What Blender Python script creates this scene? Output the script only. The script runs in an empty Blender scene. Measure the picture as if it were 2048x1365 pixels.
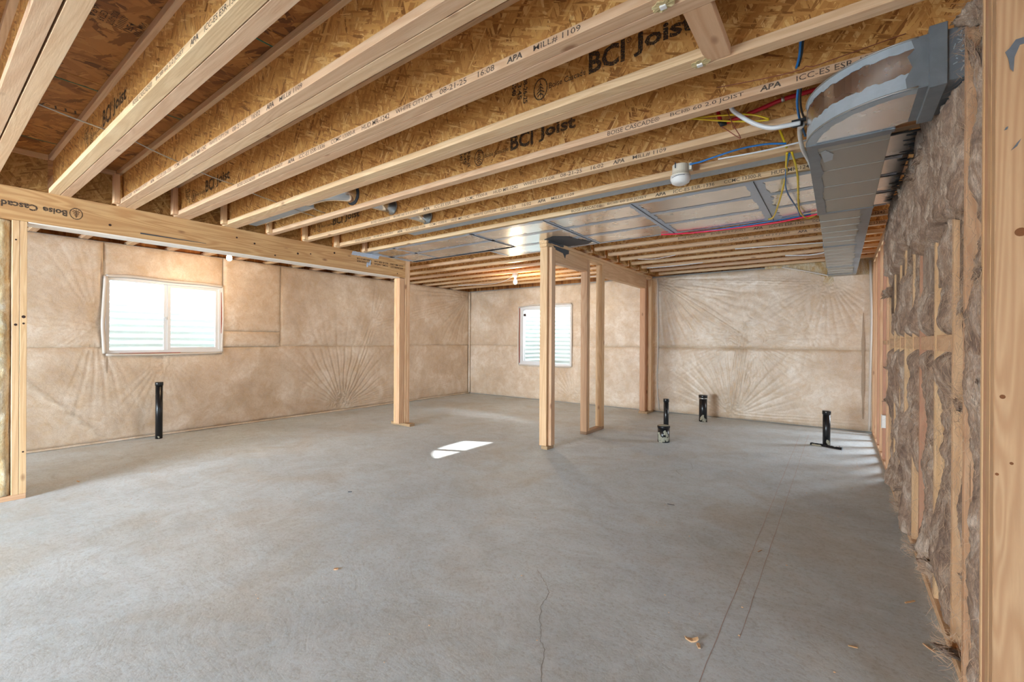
import bpy, bmesh, math, random
import numpy as np
from mathutils import Vector, Matrix
random.seed(7)
C = bpy.context.scene.collection
sc = bpy.context.scene
PI = math.pi
# ------------------------------------------------------------------ camera
cam = bpy.data.cameras.new('camera'); camo = bpy.data.objects.new('camera', cam); C.objects.link(camo)
cam.sensor_width = 36.0; cam.sensor_fit = 'HORIZONTAL'; cam.lens = 889.16 / 2048 * 36.0
cam.clip_start = 0.02; cam.clip_end = 200
yaw, roll = math.radians(36.329), math.radians(0.315)
fw = Vector((-math.sin(yaw), math.cos(yaw), -0.00034)).normalized()
rt = Vector((math.cos(yaw), math.sin(yaw), 0)); up = rt.cross(fw)
r2 = rt * math.cos(roll) + up * math.sin(roll); u2 = -rt * math.sin(roll) + up * math.cos(roll)
camo.matrix_world = Matrix(((r2.x, u2.x, -fw.x, 0), (r2.y, u2.y, -fw.y, 0), (r2.z, u2.z, -fw.z, 1.2), (0, 0, 0, 1)))
sc.camera = camo
# ------------------------------------------------------------------ world, sun, daylight, exposure
w = bpy.data.worlds.new('world'); sc.world = w; w.use_nodes = True
bg = w.node_tree.nodes['Background']
sky = w.node_tree.nodes.new('ShaderNodeTexSky'); sky.sky_type = 'NISHITA'; sky.sun_disc = False
sky.sun_elevation = math.radians(26); sky.sun_rotation = math.radians(245)
w.node_tree.links.new(sky.outputs[0], bg.inputs[0]); bg.inputs[1].default_value = 0.22
def light(name, kind, loc, energy, color=(1, 1, 1), target=None, size=None, size_y=None):
    l = bpy.data.lights.new(name, kind); l.energy = energy; l.color = color
    o = bpy.data.objects.new(name, l); C.objects.link(o); o.location = loc
    if size and kind == 'AREA':
        l.shape = 'RECTANGLE'; l.size = size; l.size_y = size_y or size
    if target is not None:
        d = Vector(target) - Vector(loc); o.rotation_euler = d.to_track_quat('-Z', 'Y').to_euler()
    return o
el = math.radians(25.0); sd = Vector((1, 0.457, 0)).normalized() * math.cos(el) + Vector((0, 0, -math.sin(el)))
sun = light('sun', 'SUN', (-14, -2, 8), 11.0, (1, 0.96, 0.9)); sun.data.angle = 0.006
sun.rotation_euler = sd.to_track_quat('-Z', 'Y').to_euler()
# sky light falling into the window wells, from above their rims
light('well_daylight_left', 'AREA', (-7.75, 1.95, 3.0), 300, (0.80, 0.90, 1), (-7.0, 1.95, 1.3), 1.1, 0.9)
light('well_daylight_far', 'AREA', (-4.78, 8.7, 3.0), 470, (0.80, 0.90, 1), (-4.78, 7.9, 1.2), 1.1, 0.9)
# fill lights added behind the camera, then daylight from the side-room window
light('rear_fill_light', 'AREA', (-3.6, -6.36, 1.30), 1330, (0.78, 0.90, 1), (-5.7, -5.0, -0.8), 5.4, 1.7)
light('rear_fill_light_side', 'AREA', (3.88, -0.6, 1.4), 36, (0.9, 0.95, 1), (0, 0.5, 1.4), 2.4, 1.5)
light('side_room_daylight', 'AREA', (1.75, 7.54, 1.45), 68, (0.84, 0.92, 1), (1.2, 5, 0.9), 1.1, 1.1)
sc.view_settings.view_transform = 'Standard'; sc.view_settings.look = 'None'
sc.view_settings.gamma = 1; sc.view_settings.use_curve_mapping = False
sc.view_settings.exposure = 0.90
sc.cycles.max_bounces = 10; sc.cycles.diffuse_bounces = 6; sc.cycles.glossy_bounces = 4
sc.cycles.transparent_max_bounces = 12
sc.cycles.use_denoising = True; sc.cycles.sample_clamp_indirect = 6
# ------------------------------------------------------------------ materials
def nt(name):
    m = bpy.data.materials.new(name); m.use_nodes = True
    return m, m.node_tree, m.node_tree.nodes['Principled BSDF']
def N(t, kind, **kw):
    n = t.nodes.new(kind)
    for k, v in kw.items():
        if k in n.inputs.keys() if isinstance(k, str) else False: n.inputs[k].default_value = v
        else: setattr(n, k, v)
    return n
def ramp(t, fac, stops):
    n = t.nodes.new('ShaderNodeValToRGB'); e = n.color_ramp.elements
    while len(e) < len(stops): e.new(0.5)
    for i, (p, c) in enumerate(stops): e[i].position = p; e[i].color = (*c, 1)
    t.links.new(fac, n.inputs[0]); return n.outputs[0]
def coords(t, scale=(1, 1, 1), rot=(0, 0, 0), rand=True):
    tc = t.nodes.new('ShaderNodeTexCoord'); src = tc.outputs['Object']
    if rand:
        oi = t.nodes.new('ShaderNodeObjectInfo')
        m = N(t, 'ShaderNodeMath', operation='MULTIPLY'); m.inputs[1].default_value = 37.0
        t.links.new(oi.outputs['Random'], m.inputs[0])
        a = N(t, 'ShaderNodeVectorMath', operation='ADD'); t.links.new(src, a.inputs[0]); t.links.new(m.outputs[0], a.inputs[1]); src = a.outputs[0]
    mp = t.nodes.new('ShaderNodeMapping'); mp.inputs['Scale'].default_value = scale; mp.inputs['Rotation'].default_value = rot
    t.links.new(src, mp.inputs[0]); return mp.outputs[0]
def noise(t, vec, scale, detail=4, rough=0.55, dist=0.0):
    n = t.nodes.new('ShaderNodeTexNoise'); t.links.new(vec, n.inputs['Vector'])
    n.inputs['Scale'].default_value = scale; n.inputs['Detail'].default_value = detail
    n.inputs['Roughness'].default_value = rough; n.inputs['Distortion'].default_value = dist
    return n.outputs['Fac']
def mix(t, fac, a, b, mode='MIX'):
    n = t.nodes.new('ShaderNodeMix'); n.data_type = 'RGBA'; n.blend_type = mode
    for i, v in ((0, fac), (6, a), (7, b)):
        if isinstance(v, (int, float)): n.inputs[i].default_value = v
        elif isinstance(v, tuple): n.inputs[i].default_value = (*v, 1)
        else: t.links.new(v, n.inputs[i])
    return n.outputs[2]
def math_(t, op, a, b=0.0, c=None):
    n = N(t, 'ShaderNodeMath', operation=op)
    for i, v in enumerate((a, b) if c is None else (a, b, c)):
        if isinstance(v, (int, float)): n.inputs[i].default_value = v
        else: t.links.new(v, n.inputs[i])
    return n.outputs[0]
def bump(t, b, h, strength=0.3, dist=0.01):
    n = t.nodes.new('ShaderNodeBump'); n.inputs['Strength'].default_value = strength; n.inputs['Distance'].default_value = dist
    t.links.new(h, n.inputs['Height']); t.links.new(n.outputs[0], b.inputs['Normal'])
def srgb(r, g, b):
    f = lambda c: (c / 255 / 12.92) if c <= 10 else ((c / 255 + 0.055) / 1.055) ** 2.4
    return (f(r), f(g), f(b))
def lumber(name, axis, light_c, dark_c, gc=0.42, gf=70):
    m, t, b = nt(name)
    s = {'x': (0.07, 1, 1), 'y': (1, 0.07, 1), 'z': (1, 1, 0.07)}[axis]
    v = coords(t, s)
    big = noise(t, v, 9, 2, 0.5, 0.6)
    rings = math_(t, 'SINE', math_(t, 'MULTIPLY', big, gf))
    rings = math_(t, 'MULTIPLY_ADD', rings, 0.5, 0.5)
    fine = noise(t, v, 190, 3, 0.6)
    c = mix(t, math_(t, 'MULTIPLY', rings, gc), light_c, dark_c)
    c = mix(t, math_(t, 'MULTIPLY', fine, 0.35), c, tuple(x * 0.72 for x in dark_c))
    # tone differs from board to board
    oi = t.nodes.new('ShaderNodeObjectInfo')
    hs = t.nodes.new('ShaderNodeHueSaturation'); t.links.new(c, hs.inputs['Color'])
    t.links.new(math_(t, 'MULTIPLY_ADD', oi.outputs['Random'], 0.016, 0.490), hs.inputs['Hue'])
    t.links.new(math_(t, 'MULTIPLY_ADD', oi.outputs['Random'], 0.16, 0.92), hs.inputs['Value'])
    c = hs.outputs[0]
    # knots
    s2 = {'x': (0.45, 1, 1), 'y': (1, 0.45, 1), 'z': (1, 1, 0.45)}[axis]
    vk = coords(t, s2)
    vo = t.nodes.new('ShaderNodeTexVoronoi'); t.links.new(vk, vo.inputs['Vector']); vo.inputs['Scale'].default_value = 5.5
    k = ramp(t, vo.outputs['Distance'], [(0.0, (1, 1, 1)), (0.055, (1, 1, 1)), (0.11, (0, 0, 0))])
    c = mix(t, math_(t, 'MULTIPLY', k, 0.75), c, srgb(120, 72, 40))
    t.links.new(c, b.inputs['Base Color']); b.inputs['Roughness'].default_value = 0.5
    b.inputs['Specular IOR Level'].default_value = 0.45
    bump(t, b, fine, 0.25, 0.002)
    return m
SPF = (srgb(224, 188, 146), srgb(200, 154, 110))
M = {}
for ax in 'xyz':
    M['lumber_' + ax] = lumber('framing_lumber_' + ax, ax, *SPF, 0.55, 55)
M['post_lumber'] = lumber('knotty_post_lumber', 'z', srgb(212, 178, 134), srgb(184, 144, 100), 0.6, 90)
M['flange'] = lumber('joist_flange_veneer', 'x', srgb(222, 190, 152), srgb(188, 144, 102))
M['beam'] = lumber('laminated_beam_veneer', 'y', srgb(216, 178, 122), srgb(176, 128, 74), 0.6, 60)
M['reddish'] = lumber('reddish_fir', 'z', srgb(204, 158, 124), srgb(178, 126, 94))
M['dirty_plate'] = lumber('sill_plate', 'y', srgb(178, 148, 112), srgb(140, 108, 78))
def osb(name, tones, fleck, plane, sc_=1.0, dirbias=0.0):
    m, t, b = nt(name)
    def lay(rot, mult):
        if plane == 'xz': v = coords(t, (1, 0.02, 1), (0, rot, 0)); s = (74, 1, 9)
        elif plane == 'yz': v = coords(t, (0.02, 1, 1), (rot, 0, 0)); s = (1, 74, 9)
        else: v = coords(t, (1, 1, 0.02), (0, 0, rot)); s = (40, 9, 1)
        mp = t.nodes.new('ShaderNodeMapping'); mp.inputs['Scale'].default_value = tuple(x * mult * sc_ for x in s)
        t.links.new(v, mp.inputs[0])
        wv = t.nodes.new('ShaderNodeTexNoise'); wv.inputs['Scale'].default_value = 1.3; wv.inputs['Detail'].default_value = 4; t.links.new(mp.outputs[0], wv.inputs['Vector'])
        ad = N(t, 'ShaderNodeVectorMath', operation='MULTIPLY_ADD'); t.links.new(wv.outputs['Color'], ad.inputs[0]); ad.inputs[1].default_value = (1.8, 1.8, 1.8); t.links.new(mp.outputs[0], ad.inputs[2])
        vo = t.nodes.new('ShaderNodeTexVoronoi'); vo.inputs['Scale'].default_value = 1.0; t.links.new(ad.outputs[0], vo.inputs['Vector'])
        sp = t.nodes.new('ShaderNodeSeparateColor'); t.links.new(vo.outputs['Color'], sp.inputs[0])
        return sp.outputs[0], sp.outputs[1], mp.outputs[0]
    a1, b1, mv = lay(0.25 + dirbias, 1.0); a2, b2, _ = lay(-0.6 + dirbias, 0.8); a3, b3, _ = lay(1.15 + dirbias, 1.5)
    st = [(0.0, tones[0]), (0.12, tones[1]), (0.5, tones[2]), (0.85, tones[3]), (1.0, tones[4])]
    c1 = ramp(t, a1, st); c2 = ramp(t, a2, st); c3 = ramp(t, a3, st)
    c = mix(t, ramp(t, b2, [(0.5, (0, 0, 0)), (0.55, (1, 1, 1))]), c1, c2)
    c = mix(t, ramp(t, b3, [(0.66, (0, 0, 0)), (0.7, (1, 1, 1))]), c, c3)
    gn = noise(t, mv, 3.5, 5, 0.8)
    c = mix(t, math_(t, 'MULTIPLY', gn, 0.32), c, tones[1])
    f = ramp(t, noise(t, mv, 1.3, 2, 0.5), [(0.24, (1, 1, 1)), (0.30, (0, 0, 0))])
    c = mix(t, math_(t, 'MULTIPLY', f, 0.8), c, fleck)
    t.links.new(c, b.inputs['Base Color']); b.inputs['Roughness'].default_value = 0.55
    b.inputs['Specular IOR Level'].default_value = 0.35
    bump(t, b, a2, 0.25, 0.002)
    return m
M['web'] = osb('joist_web_strand_board', [srgb(124, 76, 34), srgb(172, 116, 58), srgb(202, 146, 80), srgb(218, 166, 96), srgb(236, 196, 132)], srgb(62, 36, 16), 'xz')
M['web_y'] = osb('blocking_strand_board', [srgb(120, 80, 38), srgb(150, 108, 56), srgb(174, 130, 72), srgb(190, 148, 88), srgb(206, 168, 108)], srgb(70, 42, 20), 'yz')
M['subfloor'] = osb('subfloor_strand_board', [srgb(92, 52, 22), srgb(136, 84, 38), srgb(166, 108, 54), srgb(182, 126, 66), srgb(196, 144, 82)], srgb(54, 30, 12), 'xy', 0.62)
# concrete floor
m, t, b = nt('troweled_concrete'); M['concrete_floor'] = m
v = coords(t, rand=False)
n1 = noise(t, v, 0.55, 5, 0.6, 0.8); n2 = noise(t, v, 3.5, 6, 0.65, 1.5)
vs = coords(t, (0.35, 1.6, 1), (0, 0, 0.5), False); n3 = noise(t, vs, 5, 6, 0.7, 2.2)
n4 = noise(t, v, 140, 2, 0.6)
c = ramp(t, n1, [(0.3, srgb(180, 192, 199)), (0.5, srgb(202, 216, 224)), (0.7, srgb(216, 229, 236))])
c = mix(t, math_(t, 'MULTIPLY', ramp(t, n2, [(0.4, (0, 0, 0)), (0.7, (1, 1, 1))]), 0.5), c, srgb(170, 174, 170))
c = mix(t, math_(t, 'MULTIPLY', ramp(t, n3, [(0.35, (0, 0, 0)), (0.7, (1, 1, 1))]), 0.42), c, srgb(208, 212, 216))
c = mix(t, math_(t, 'MULTIPLY', ramp(t, noise(t, v, 1.2, 4, 0.6, 0.5), [(0.5, (0, 0, 0)), (0.72, (1, 1, 1))]), 0.45), c, srgb(182, 170, 148))
c = mix(t, math_(t, 'MULTIPLY', ramp(t, noise(t, v, 26, 4, 0.6), [(0.68, (0, 0, 0)), (0.76, (1, 1, 1))]), 0.3), c, srgb(120, 114, 106))
# trowel strokes and grit
vw = coords(t, rand=False); ww_ = t.nodes.new('ShaderNodeTexNoise'); ww_.inputs['Scale'].default_value = 0.9; ww_.inputs['Detail'].default_value = 2; t.links.new(vw, ww_.inputs['Vector'])
ad = N(t, 'ShaderNodeVectorMath', operation='MULTIPLY_ADD'); t.links.new(ww_.outputs['Color'], ad.inputs[0]); ad.inputs[1].default_value = (1.3, 1.3, 0); t.links.new(vw, ad.inputs[2])
mp = t.nodes.new('ShaderNodeMapping'); mp.inputs['Scale'].default_value = (7, 46, 1); mp.inputs['Rotation'].default_value = (0, 0, 0.7); t.links.new(ad.outputs[0], mp.inputs[0])
stroke = noise(t, mp.outputs[0], 1.0, 5, 0.7, 0.6); grit = noise(t, vw, 55, 5, 0.75)
c = mix(t, math_(t, 'MULTIPLY', ramp(t, stroke, [(0.36, (1, 1, 1)), (0.54, (0, 0, 0))]), 0.13), c, srgb(136, 134, 126))
c = mix(t, math_(t, 'MULTIPLY', ramp(t, grit, [(0.36, (1, 1, 1)), (0.5, (0, 0, 0))]), 0.32), c, srgb(134, 130, 118))
c = mix(t, math_(t, 'MULTIPLY', ramp(t, grit, [(0.6, (0, 0, 0)), (0.7, (1, 1, 1))]), 0.25), c, srgb(226, 226, 222))
t.links.new(c, b.inputs['Base Color'])
t.links.new(math_(t, 'MULTIPLY_ADD', n2, 0.25, 0.42), b.inputs['Roughness']); b.inputs['Specular IOR Level'].default_value = 0.4
bump(t, b, math_(t, 'ADD', math_(t, 'MULTIPLY', math_(t, 'MULTIPLY', stroke, n2), 0.5), math_(t, 'MULTIPLY', grit, 0.5)), 0.3, 0.007)
# poly faced blanket
m, t, b = nt('faced_insulation_blanket'); M['blanket'] = m
v = coords(t)
n1 = noise(t, v, 2.2, 5, 0.62, 0.4); n2 = noise(t, v, 9, 6, 0.7, 0.8)
c = ramp(t, n1, [(0.32, srgb(192, 171, 148)), (0.5, srgb(215, 198, 177)), (0.66, srgb(232, 220, 205))])
c = mix(t, math_(t, 'MULTIPLY', ramp(t, n2, [(0.42, (0, 0, 0)), (0.66, (1, 1, 1))]), 0.55), c, srgb(198, 166, 124))
c = mix(t, math_(t, 'MULTIPLY', ramp(t, noise(t, v, 5, 5, 0.7, 1.2), [(0.5, (0, 0, 0)), (0.75, (1, 1, 1))]), 0.5), c, srgb(216, 204, 188))
fb = noise(t, v, 75, 5, 0.7, 1.5)
c = mix(t, math_(t, 'MULTIPLY', ramp(t, fb, [(0.45, (0, 0, 0)), (0.68, (1, 1, 1))]), 0.34), c, srgb(150, 122, 96))
t.links.new(c, b.inputs['Base Color']); b.inputs['Roughness'].default_value = 0.55
b.inputs['Coat Weight'].default_value = 0.45; b.inputs['Coat Roughness'].default_value = 0.32
bump(t, b, math_(t, 'ADD', n2, math_(t, 'MULTIPLY', fb, 0.25)), 0.35, 0.012)
def wool(name, a, bb, cc):
    m, t, b = nt(name); v = coords(t, (1, 1, 0.5))
    n1 = noise(t, v, 7, 6, 0.7, 1.4); n2 = noise(t, coords(t, (1, 1, 0.22), (0.3, 0.2, 0)), 90, 5, 0.75, 2.5)
    c = ramp(t, n1, [(0.36, a), (0.5, bb), (0.64, cc)])
    c = mix(t, math_(t, 'MULTIPLY', ramp(t, n2, [(0.42, (0, 0, 0)), (0.62, (1, 1, 1))]), 0.5), c, tuple(x * 0.5 for x in a))
    t.links.new(c, b.inputs['Base Color']); b.inputs['Roughness'].default_value = 0.95; b.inputs['Specular IOR Level'].default_value = 0.1
    b.inputs['Sheen Weight'].default_value = 0.3
    bump(t, b, n2, 0.9, 0.012)
    return m
M['brown_wool'] = wool('brown_mineral_wool', srgb(126, 90, 64), srgb(186, 152, 124), srgb(236, 216, 196))  # dark and light tones paint crevice shade and highlights into the wool
M['yellow_wool'] = wool('yellow_glass_wool', srgb(218, 176, 116), srgb(236, 216, 176), srgb(248, 240, 222))
def plain(name, c, rough=0.5, metal=0.0, spec=0.5, nz=0.0, nscale=20):
    m, t, b = nt(name)
    if nz:
        n = noise(t, coords(t), nscale, 4, 0.6, 0.5)
        cc = mix(t, math_(t, 'MULTIPLY', n, nz), c, tuple(x * 0.4 for x in c)); t.links.new(cc, b.inputs['Base Color'])
        bump(t, b, n, 0.15, 0.004)
    else: b.inputs['Base Color'].default_value = (*c, 1)
    b.inputs['Roughness'].default_value = rough; b.inputs['Metallic'].default_value = metal; b.inputs['Specular IOR Level'].default_value = spec
    return m
m, t, b = nt('galvanised_sheet'); M['galv'] = m
v = coords(t); n1 = noise(t, v, 3, 4, 0.6); vo = t.nodes.new('ShaderNodeTexVoronoi'); t.links.new(v, vo.inputs['Vector']); vo.inputs['Scale'].default_value = 70
t.links.new(ramp(t, n1, [(0.3, srgb(214, 216, 218)), (0.7, srgb(236, 237, 238))]), b.inputs['Base Color'])
b.inputs['Metallic'].default_value = 1.0
t.links.new(math_(t, 'MULTIPLY_ADD', n1, 0.10, 0.22), b.inputs['Roughness'])
M['galv_bright'] = plain('bright_galvanised_pipe', srgb(226, 230, 234), 0.2, 1.0)
M['galv_dull'] = plain('galvanised_duct_dull', srgb(160, 158, 152), 0.42, 0.6, 0.5, 0.1, 6)
M['mastic'] = plain('grey_duct_mastic', srgb(186, 200, 218), 0.4, 0.15, 0.5, 0.35, 30)
M['mastic_mid'] = plain('dried_grey_mastic', srgb(112, 118, 126), 0.6, 0, 0.3, 0.5, 60)
M['mastic_duct'] = plain('duct_seam_mastic', srgb(132, 140, 148), 0.42, 0.2, 0.45, 0.75, 13)
M['mastic_pale'] = plain('smeared_pale_mastic', srgb(178, 190, 200), 0.42, 0.1, 0.4, 0.5, 26)
M['mastic_dark'] = plain('dark_grey_mastic', srgb(64, 70, 78), 0.55, 0, 0.4, 0.4, 30)
M['black_pipe'] = plain('black_drain_pipe_plastic', (0.008, 0.009, 0.011), 0.28)
M['splatter'] = plain('dried_concrete_splatter', srgb(170, 168, 150), 0.9, 0, 0.2, 0.4, 40)
M['white'] = plain('white_plastic', srgb(228, 228, 226), 0.35)
M['vinyl'] = plain('white_vinyl_frame', srgb(222, 224, 226), 0.4)
M['cream'] = plain('cream_plastic_box', srgb(214, 206, 188), 0.5)
M['well'] = plain('galvanised_window_well', srgb(206, 216, 212), 0.42, 0.25, 0.5, 0.12, 5)
M['gravel'] = plain('gravel', srgb(140, 132, 122), 0.9, 0, 0.3, 0.7, 30)
M['rawwall'] = plain('foundation_concrete', srgb(150, 148, 144), 0.9, 0, 0.2, 0.3, 6)
M['yellow'] = plain('yellow_cable_jacket', srgb(226, 196, 30), 0.4)
M['blue'] = plain('blue_cable_jacket', srgb(22, 108, 176), 0.35)
M['blackc'] = plain('black_cable_jacket', (0.012, 0.013, 0.015), 0.4)
M['pex'] = plain('white_water_pipe', srgb(220, 224, 228), 0.3)
M['red'] = plain('red_water_pipe', srgb(176, 14, 34), 0.35)
M['pink'] = plain('bright_red_pipe', srgb(228, 30, 72), 0.35)
M['copper'] = plain('bare_copper_wire', srgb(146, 84, 68), 0.4, 0.7)
M['pale_strip'] = plain('painted_lit_underside', srgb(238, 230, 220), 0.6)
M['steel'] = plain('steel_rod', srgb(190, 190, 188), 0.3, 0.9)
M['darkgap'] = plain('dark_knot', srgb(52, 30, 22), 0.8)
M['knot_brown'] = plain('knot_brown', srgb(132, 84, 48), 0.7, 0, 0.3, 0.5, 200)
M['rust'] = plain('rusty_trim', srgb(150, 66, 40), 0.7)
M['green'] = plain('green_edge_paint', srgb(38, 110, 92), 0.6)
M['teal'] = plain('teal_paint_mark', srgb(96, 176, 152), 0.6)
M['crease'] = plain('darker_facing', srgb(178, 158, 136), 0.6, 0, 0.3, 0.4, 40)
M['chalk'] = plain('red_chalk', srgb(182, 158, 150), 0.9)
M['crack'] = plain('crack_line', srgb(126, 122, 116), 0.95)  # flat darker line for the cracks in the slab
M['film'] = plain('white_poly_film', srgb(208, 200, 190), 0.3)
m, t, b = nt('printing_ink'); M['ink'] = m
nz = noise(t, coords(t), 160, 3, 0.7); b.inputs['Base Color'].default_value = (0.045, 0.03, 0.022, 1); b.inputs['Roughness'].default_value = 0.7
t.links.new(ramp(t, nz, [(0.36, (0.25, 0.25, 0.25)), (0.5, (0.92, 0.92, 0.92))]), b.inputs['Alpha'])
m, t, b = nt('faint_printing_ink'); M['ink_faint'] = m
nz = noise(t, coords(t), 220, 3, 0.7); b.inputs['Base Color'].default_value = (0.05, 0.04, 0.035, 1); b.inputs['Roughness'].default_value = 0.7
t.links.new(ramp(t, nz, [(0.36, (0.35, 0.35, 0.35)), (0.52, (0.95, 0.95, 0.95))]), b.inputs['Alpha'])
m = bpy.data.materials.new('window_glass'); m.use_nodes = True; t = m.node_tree; M['glass'] = m
t.nodes.remove(t.nodes['Principled BSDF']); tr = t.nodes.new('ShaderNodeBsdfTransparent'); gl = t.nodes.new('ShaderNodeBsdfGlossy'); gl.inputs['Roughness'].default_value = 0.02
fr = t.nodes.new('ShaderNodeFresnel'); mx = t.nodes.new('ShaderNodeMixShader'); t.links.new(fr.outputs[0], mx.inputs[0]); t.links.new(tr.outputs[0], mx.inputs[1]); t.links.new(gl.outputs[0], mx.inputs[2])
t.links.new(mx.outputs[0], t.nodes['Material Output'].inputs[0])
m, t, b = nt('lit_bulb_glass'); M['bulb'] = m
b.inputs['Base Color'].default_value = (1, 0.95, 0.85, 1); b.inputs['Emission Color'].default_value = (1, 0.80, 0.52, 1); b.inputs['Emission Strength'].default_value = 28
# ------------------------------------------------------------------ mesh helpers
WL = {}
class MB:
    def __init__(s): s.v = []; s.f = []
    def add(s, vs, fs):
        o = len(s.v); s.v += [tuple(x) for x in vs]; s.f += [tuple(i + o for i in f) for f in fs]; return s
    def box(s, x0, x1, y0, y1, z0, z1):
        return s.add([(x0, y0, z0), (x1, y0, z0), (x1, y1, z0), (x0, y1, z0), (x0, y0, z1), (x1, y0, z1), (x1, y1, z1), (x0, y1, z1)],
                     [(0, 3, 2, 1), (4, 5, 6, 7), (0, 1, 5, 4), (1, 2, 6, 5), (2, 3, 7, 6), (3, 0, 4, 7)])
    def tube(s, pts, r, n=8, cap=True):
        pts = [Vector(p) for p in pts]; rings = []
        prev = None
        for i, p in enumerate(pts):
            d = (pts[min(i + 1, len(pts) - 1)] - pts[max(i - 1, 0)]).normalized()
            a = prev if prev is not None else (Vector((0, 0, 1)) if abs(d.z) < 0.9 else Vector((1, 0, 0)))
            u_ = d.cross(a).normalized(); w_ = u_.cross(d).normalized(); prev = w_
            rr = r[i] if isinstance(r, (list, tuple)) else r
            rings.append([p + (u_ * math.cos(2 * PI * k / n) + w_ * math.sin(2 * PI * k / n)) * rr for k in range(n)])
        vs = [q for R_ in rings for q in R_]; fs = []
        for i in range(len(pts) - 1):
            for k in range(n): fs.append((i * n + k, i * n + (k + 1) % n, (i + 1) * n + (k + 1) % n, (i + 1) * n + k))
        if cap: fs += [tuple(range(n - 1, -1, -1)), tuple((len(pts) - 1) * n + k for k in range(n))]
        return s.add(vs, fs)
    def lathe(s, c, prof, n=20):
        c = Vector(c); vs = []; fs = []
        for (r, z) in prof: vs += [c + Vector((r * math.cos(2 * PI * k / n), r * math.sin(2 * PI * k / n), z)) for k in range(n)]
        for i in range(len(prof) - 1):
            for k in range(n): fs.append((i * n + k, i * n + (k + 1) % n, (i + 1) * n + (k + 1) % n, (i + 1) * n + k))
        fs += [tuple(range(n - 1, -1, -1)), tuple((len(prof) - 1) * n + k for k in range(n))]
        return s.add(vs, fs)
    def build(s, name, mat, parent=None, smooth=False, bevel=0.0, loc=None):
        base = Vector(WL[parent.name]) if parent is not None else Vector(loc if loc is not None else (0, 0, 0))
        me = bpy.data.meshes.new(name); me.from_pydata([tuple(Vector(v) - base) for v in s.v], [], s.f)
        if mat is not None: me.materials.append(M[mat] if isinstance(mat, str) else mat)
        me.validate(); me.update()
        bm = bmesh.new(); bm.from_mesh(me); bmesh.ops.recalc_face_normals(bm, faces=bm.faces)
        if bevel: bmesh.ops.bevel(bm, geom=bm.edges[:] , offset=bevel, segments=1, affect='EDGES')
        bm.to_mesh(me); bm.free()
        if smooth:
            for p in me.polygons: p.use_smooth = True
        o = bpy.data.objects.new(name, me); C.objects.link(o)
        if parent is not None: o.parent = parent; WL[o.name] = tuple(base)
        else: o.location = base; WL[o.name] = tuple(base)
        return o
def link_mesh(name, me, parent, off=(0, 0, 0)):
    o = bpy.data.objects.new(name, me); C.objects.link(o)
    o.parent = parent; o.location = off; WL[o.name] = tuple(Vector(WL[parent.name]) + Vector(off)); return o
def thing(name, label, cat, loc=(0, 0, 0), group=None):
    o = bpy.data.objects.new(name, None); C.objects.link(o); o.location = loc; WL[o.name] = tuple(loc)
    o.empty_display_size = 0.1
    o['label'] = label; o['category'] = cat
    if group: o['group'] = group
    return o
def tag(o, label, cat, group=None):
    o['label'] = label; o['category'] = cat
    if group: o['group'] = group
    return o
def structure(o, label=None):
    o['kind'] = 'structure'
    if label: o['label'] = label
    return o
def box(name, mat, x0, x1, y0, y1, z0, z1, parent=None, bevel=0.0015):
    loc = ((x0 + x1) / 2, (y0 + y1) / 2, z0)
    return MB().box(x0, x1, y0, y1, z0, z1).build(name, mat, parent, bevel=bevel, loc=None if parent is not None else loc)
def spline(pts, n=6):
    P = [Vector(p) for p in pts]; out = []
    for i in range(len(P) - 1):
        p0 = P[max(i - 1, 0)]; p1 = P[i]; p2 = P[i + 1]; p3 = P[min(i + 2, len(P) - 1)]
        for k in range(n):
            t_ = k / n
            out.append(0.5 * ((2 * p1) + (p2 - p0) * t_ + (2 * p0 - 5 * p1 + 4 * p2 - p3) * t_ ** 2 + (3 * p1 - p0 - 3 * p2 + p3) * t_ ** 3))
    out.append(P[-1]); return out
def vnoise(x, y, seed=0):
    xi = np.floor(x).astype(np.int64); yi = np.floor(y).astype(np.int64); fx = x - xi; fy = y - yi
    fx = fx * fx * (3 - 2 * fx); fy = fy * fy * (3 - 2 * fy)
    def h(a, b):
        n = (a * 374761393 + b * 668265263 + seed * 982451653) & 0x7fffffff
        n = ((n ^ (n >> 13)) * 1274126177) & 0x7fffffff
        return ((n ^ (n >> 16)) & 0xffff) / 65535.0
    return (h(xi, yi) * (1 - fx) + h(xi + 1, yi) * fx) * (1 - fy) + (h(xi, yi + 1) * (1 - fx) + h(xi + 1, yi + 1) * fx) * fy
def fbm(x, y, o=4, seed=0):
    s = 0; a = 0.5; tot = 0
    for i in range(o):
        s = s + a * vnoise(x * 2 ** i, y * 2 ** i, seed + i * 17); tot += a; a *= 0.5
    return s / tot
# text: flat ink letters, built once per string
TXT = {}
def text_mesh(s, bold=0.012):
    if (s, bold) in TXT: return TXT[(s, bold)]
    cu = bpy.data.curves.new('t', 'FONT'); cu.body = s; cu.size = 1; cu.offset = bold; cu.resolution_u = 2
    o = bpy.data.objects.new('t', cu); C.objects.link(o); bpy.context.view_layer.update()
    me = bpy.data.meshes.new_from_object(o.evaluated_get(bpy.context.evaluated_depsgraph_get()))
    v = np.array([x.co[:2] for x in me.vertices]); f = [tuple(p.vertices) for p in me.polygons]
    bpy.data.objects.remove(o); bpy.data.curves.remove(cu); bpy.data.meshes.remove(me)
    v -= v.min(0); v /= v.max(0)
    TXT[(s, bold)] = (v, f); return TXT[(s, bold)]
def put_text(mb, s, org, du, dv, w_, h_, bold=0.012):
    """letters from org, width w_ along du, height h_ along dv"""
    v, f = text_mesh(s, bold); org = Vector(org); du = Vector(du); dv = Vector(dv)
    mb.add([org + du * (a * w_) + dv * (b_ * h_) for a, b_ in v], f)
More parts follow.
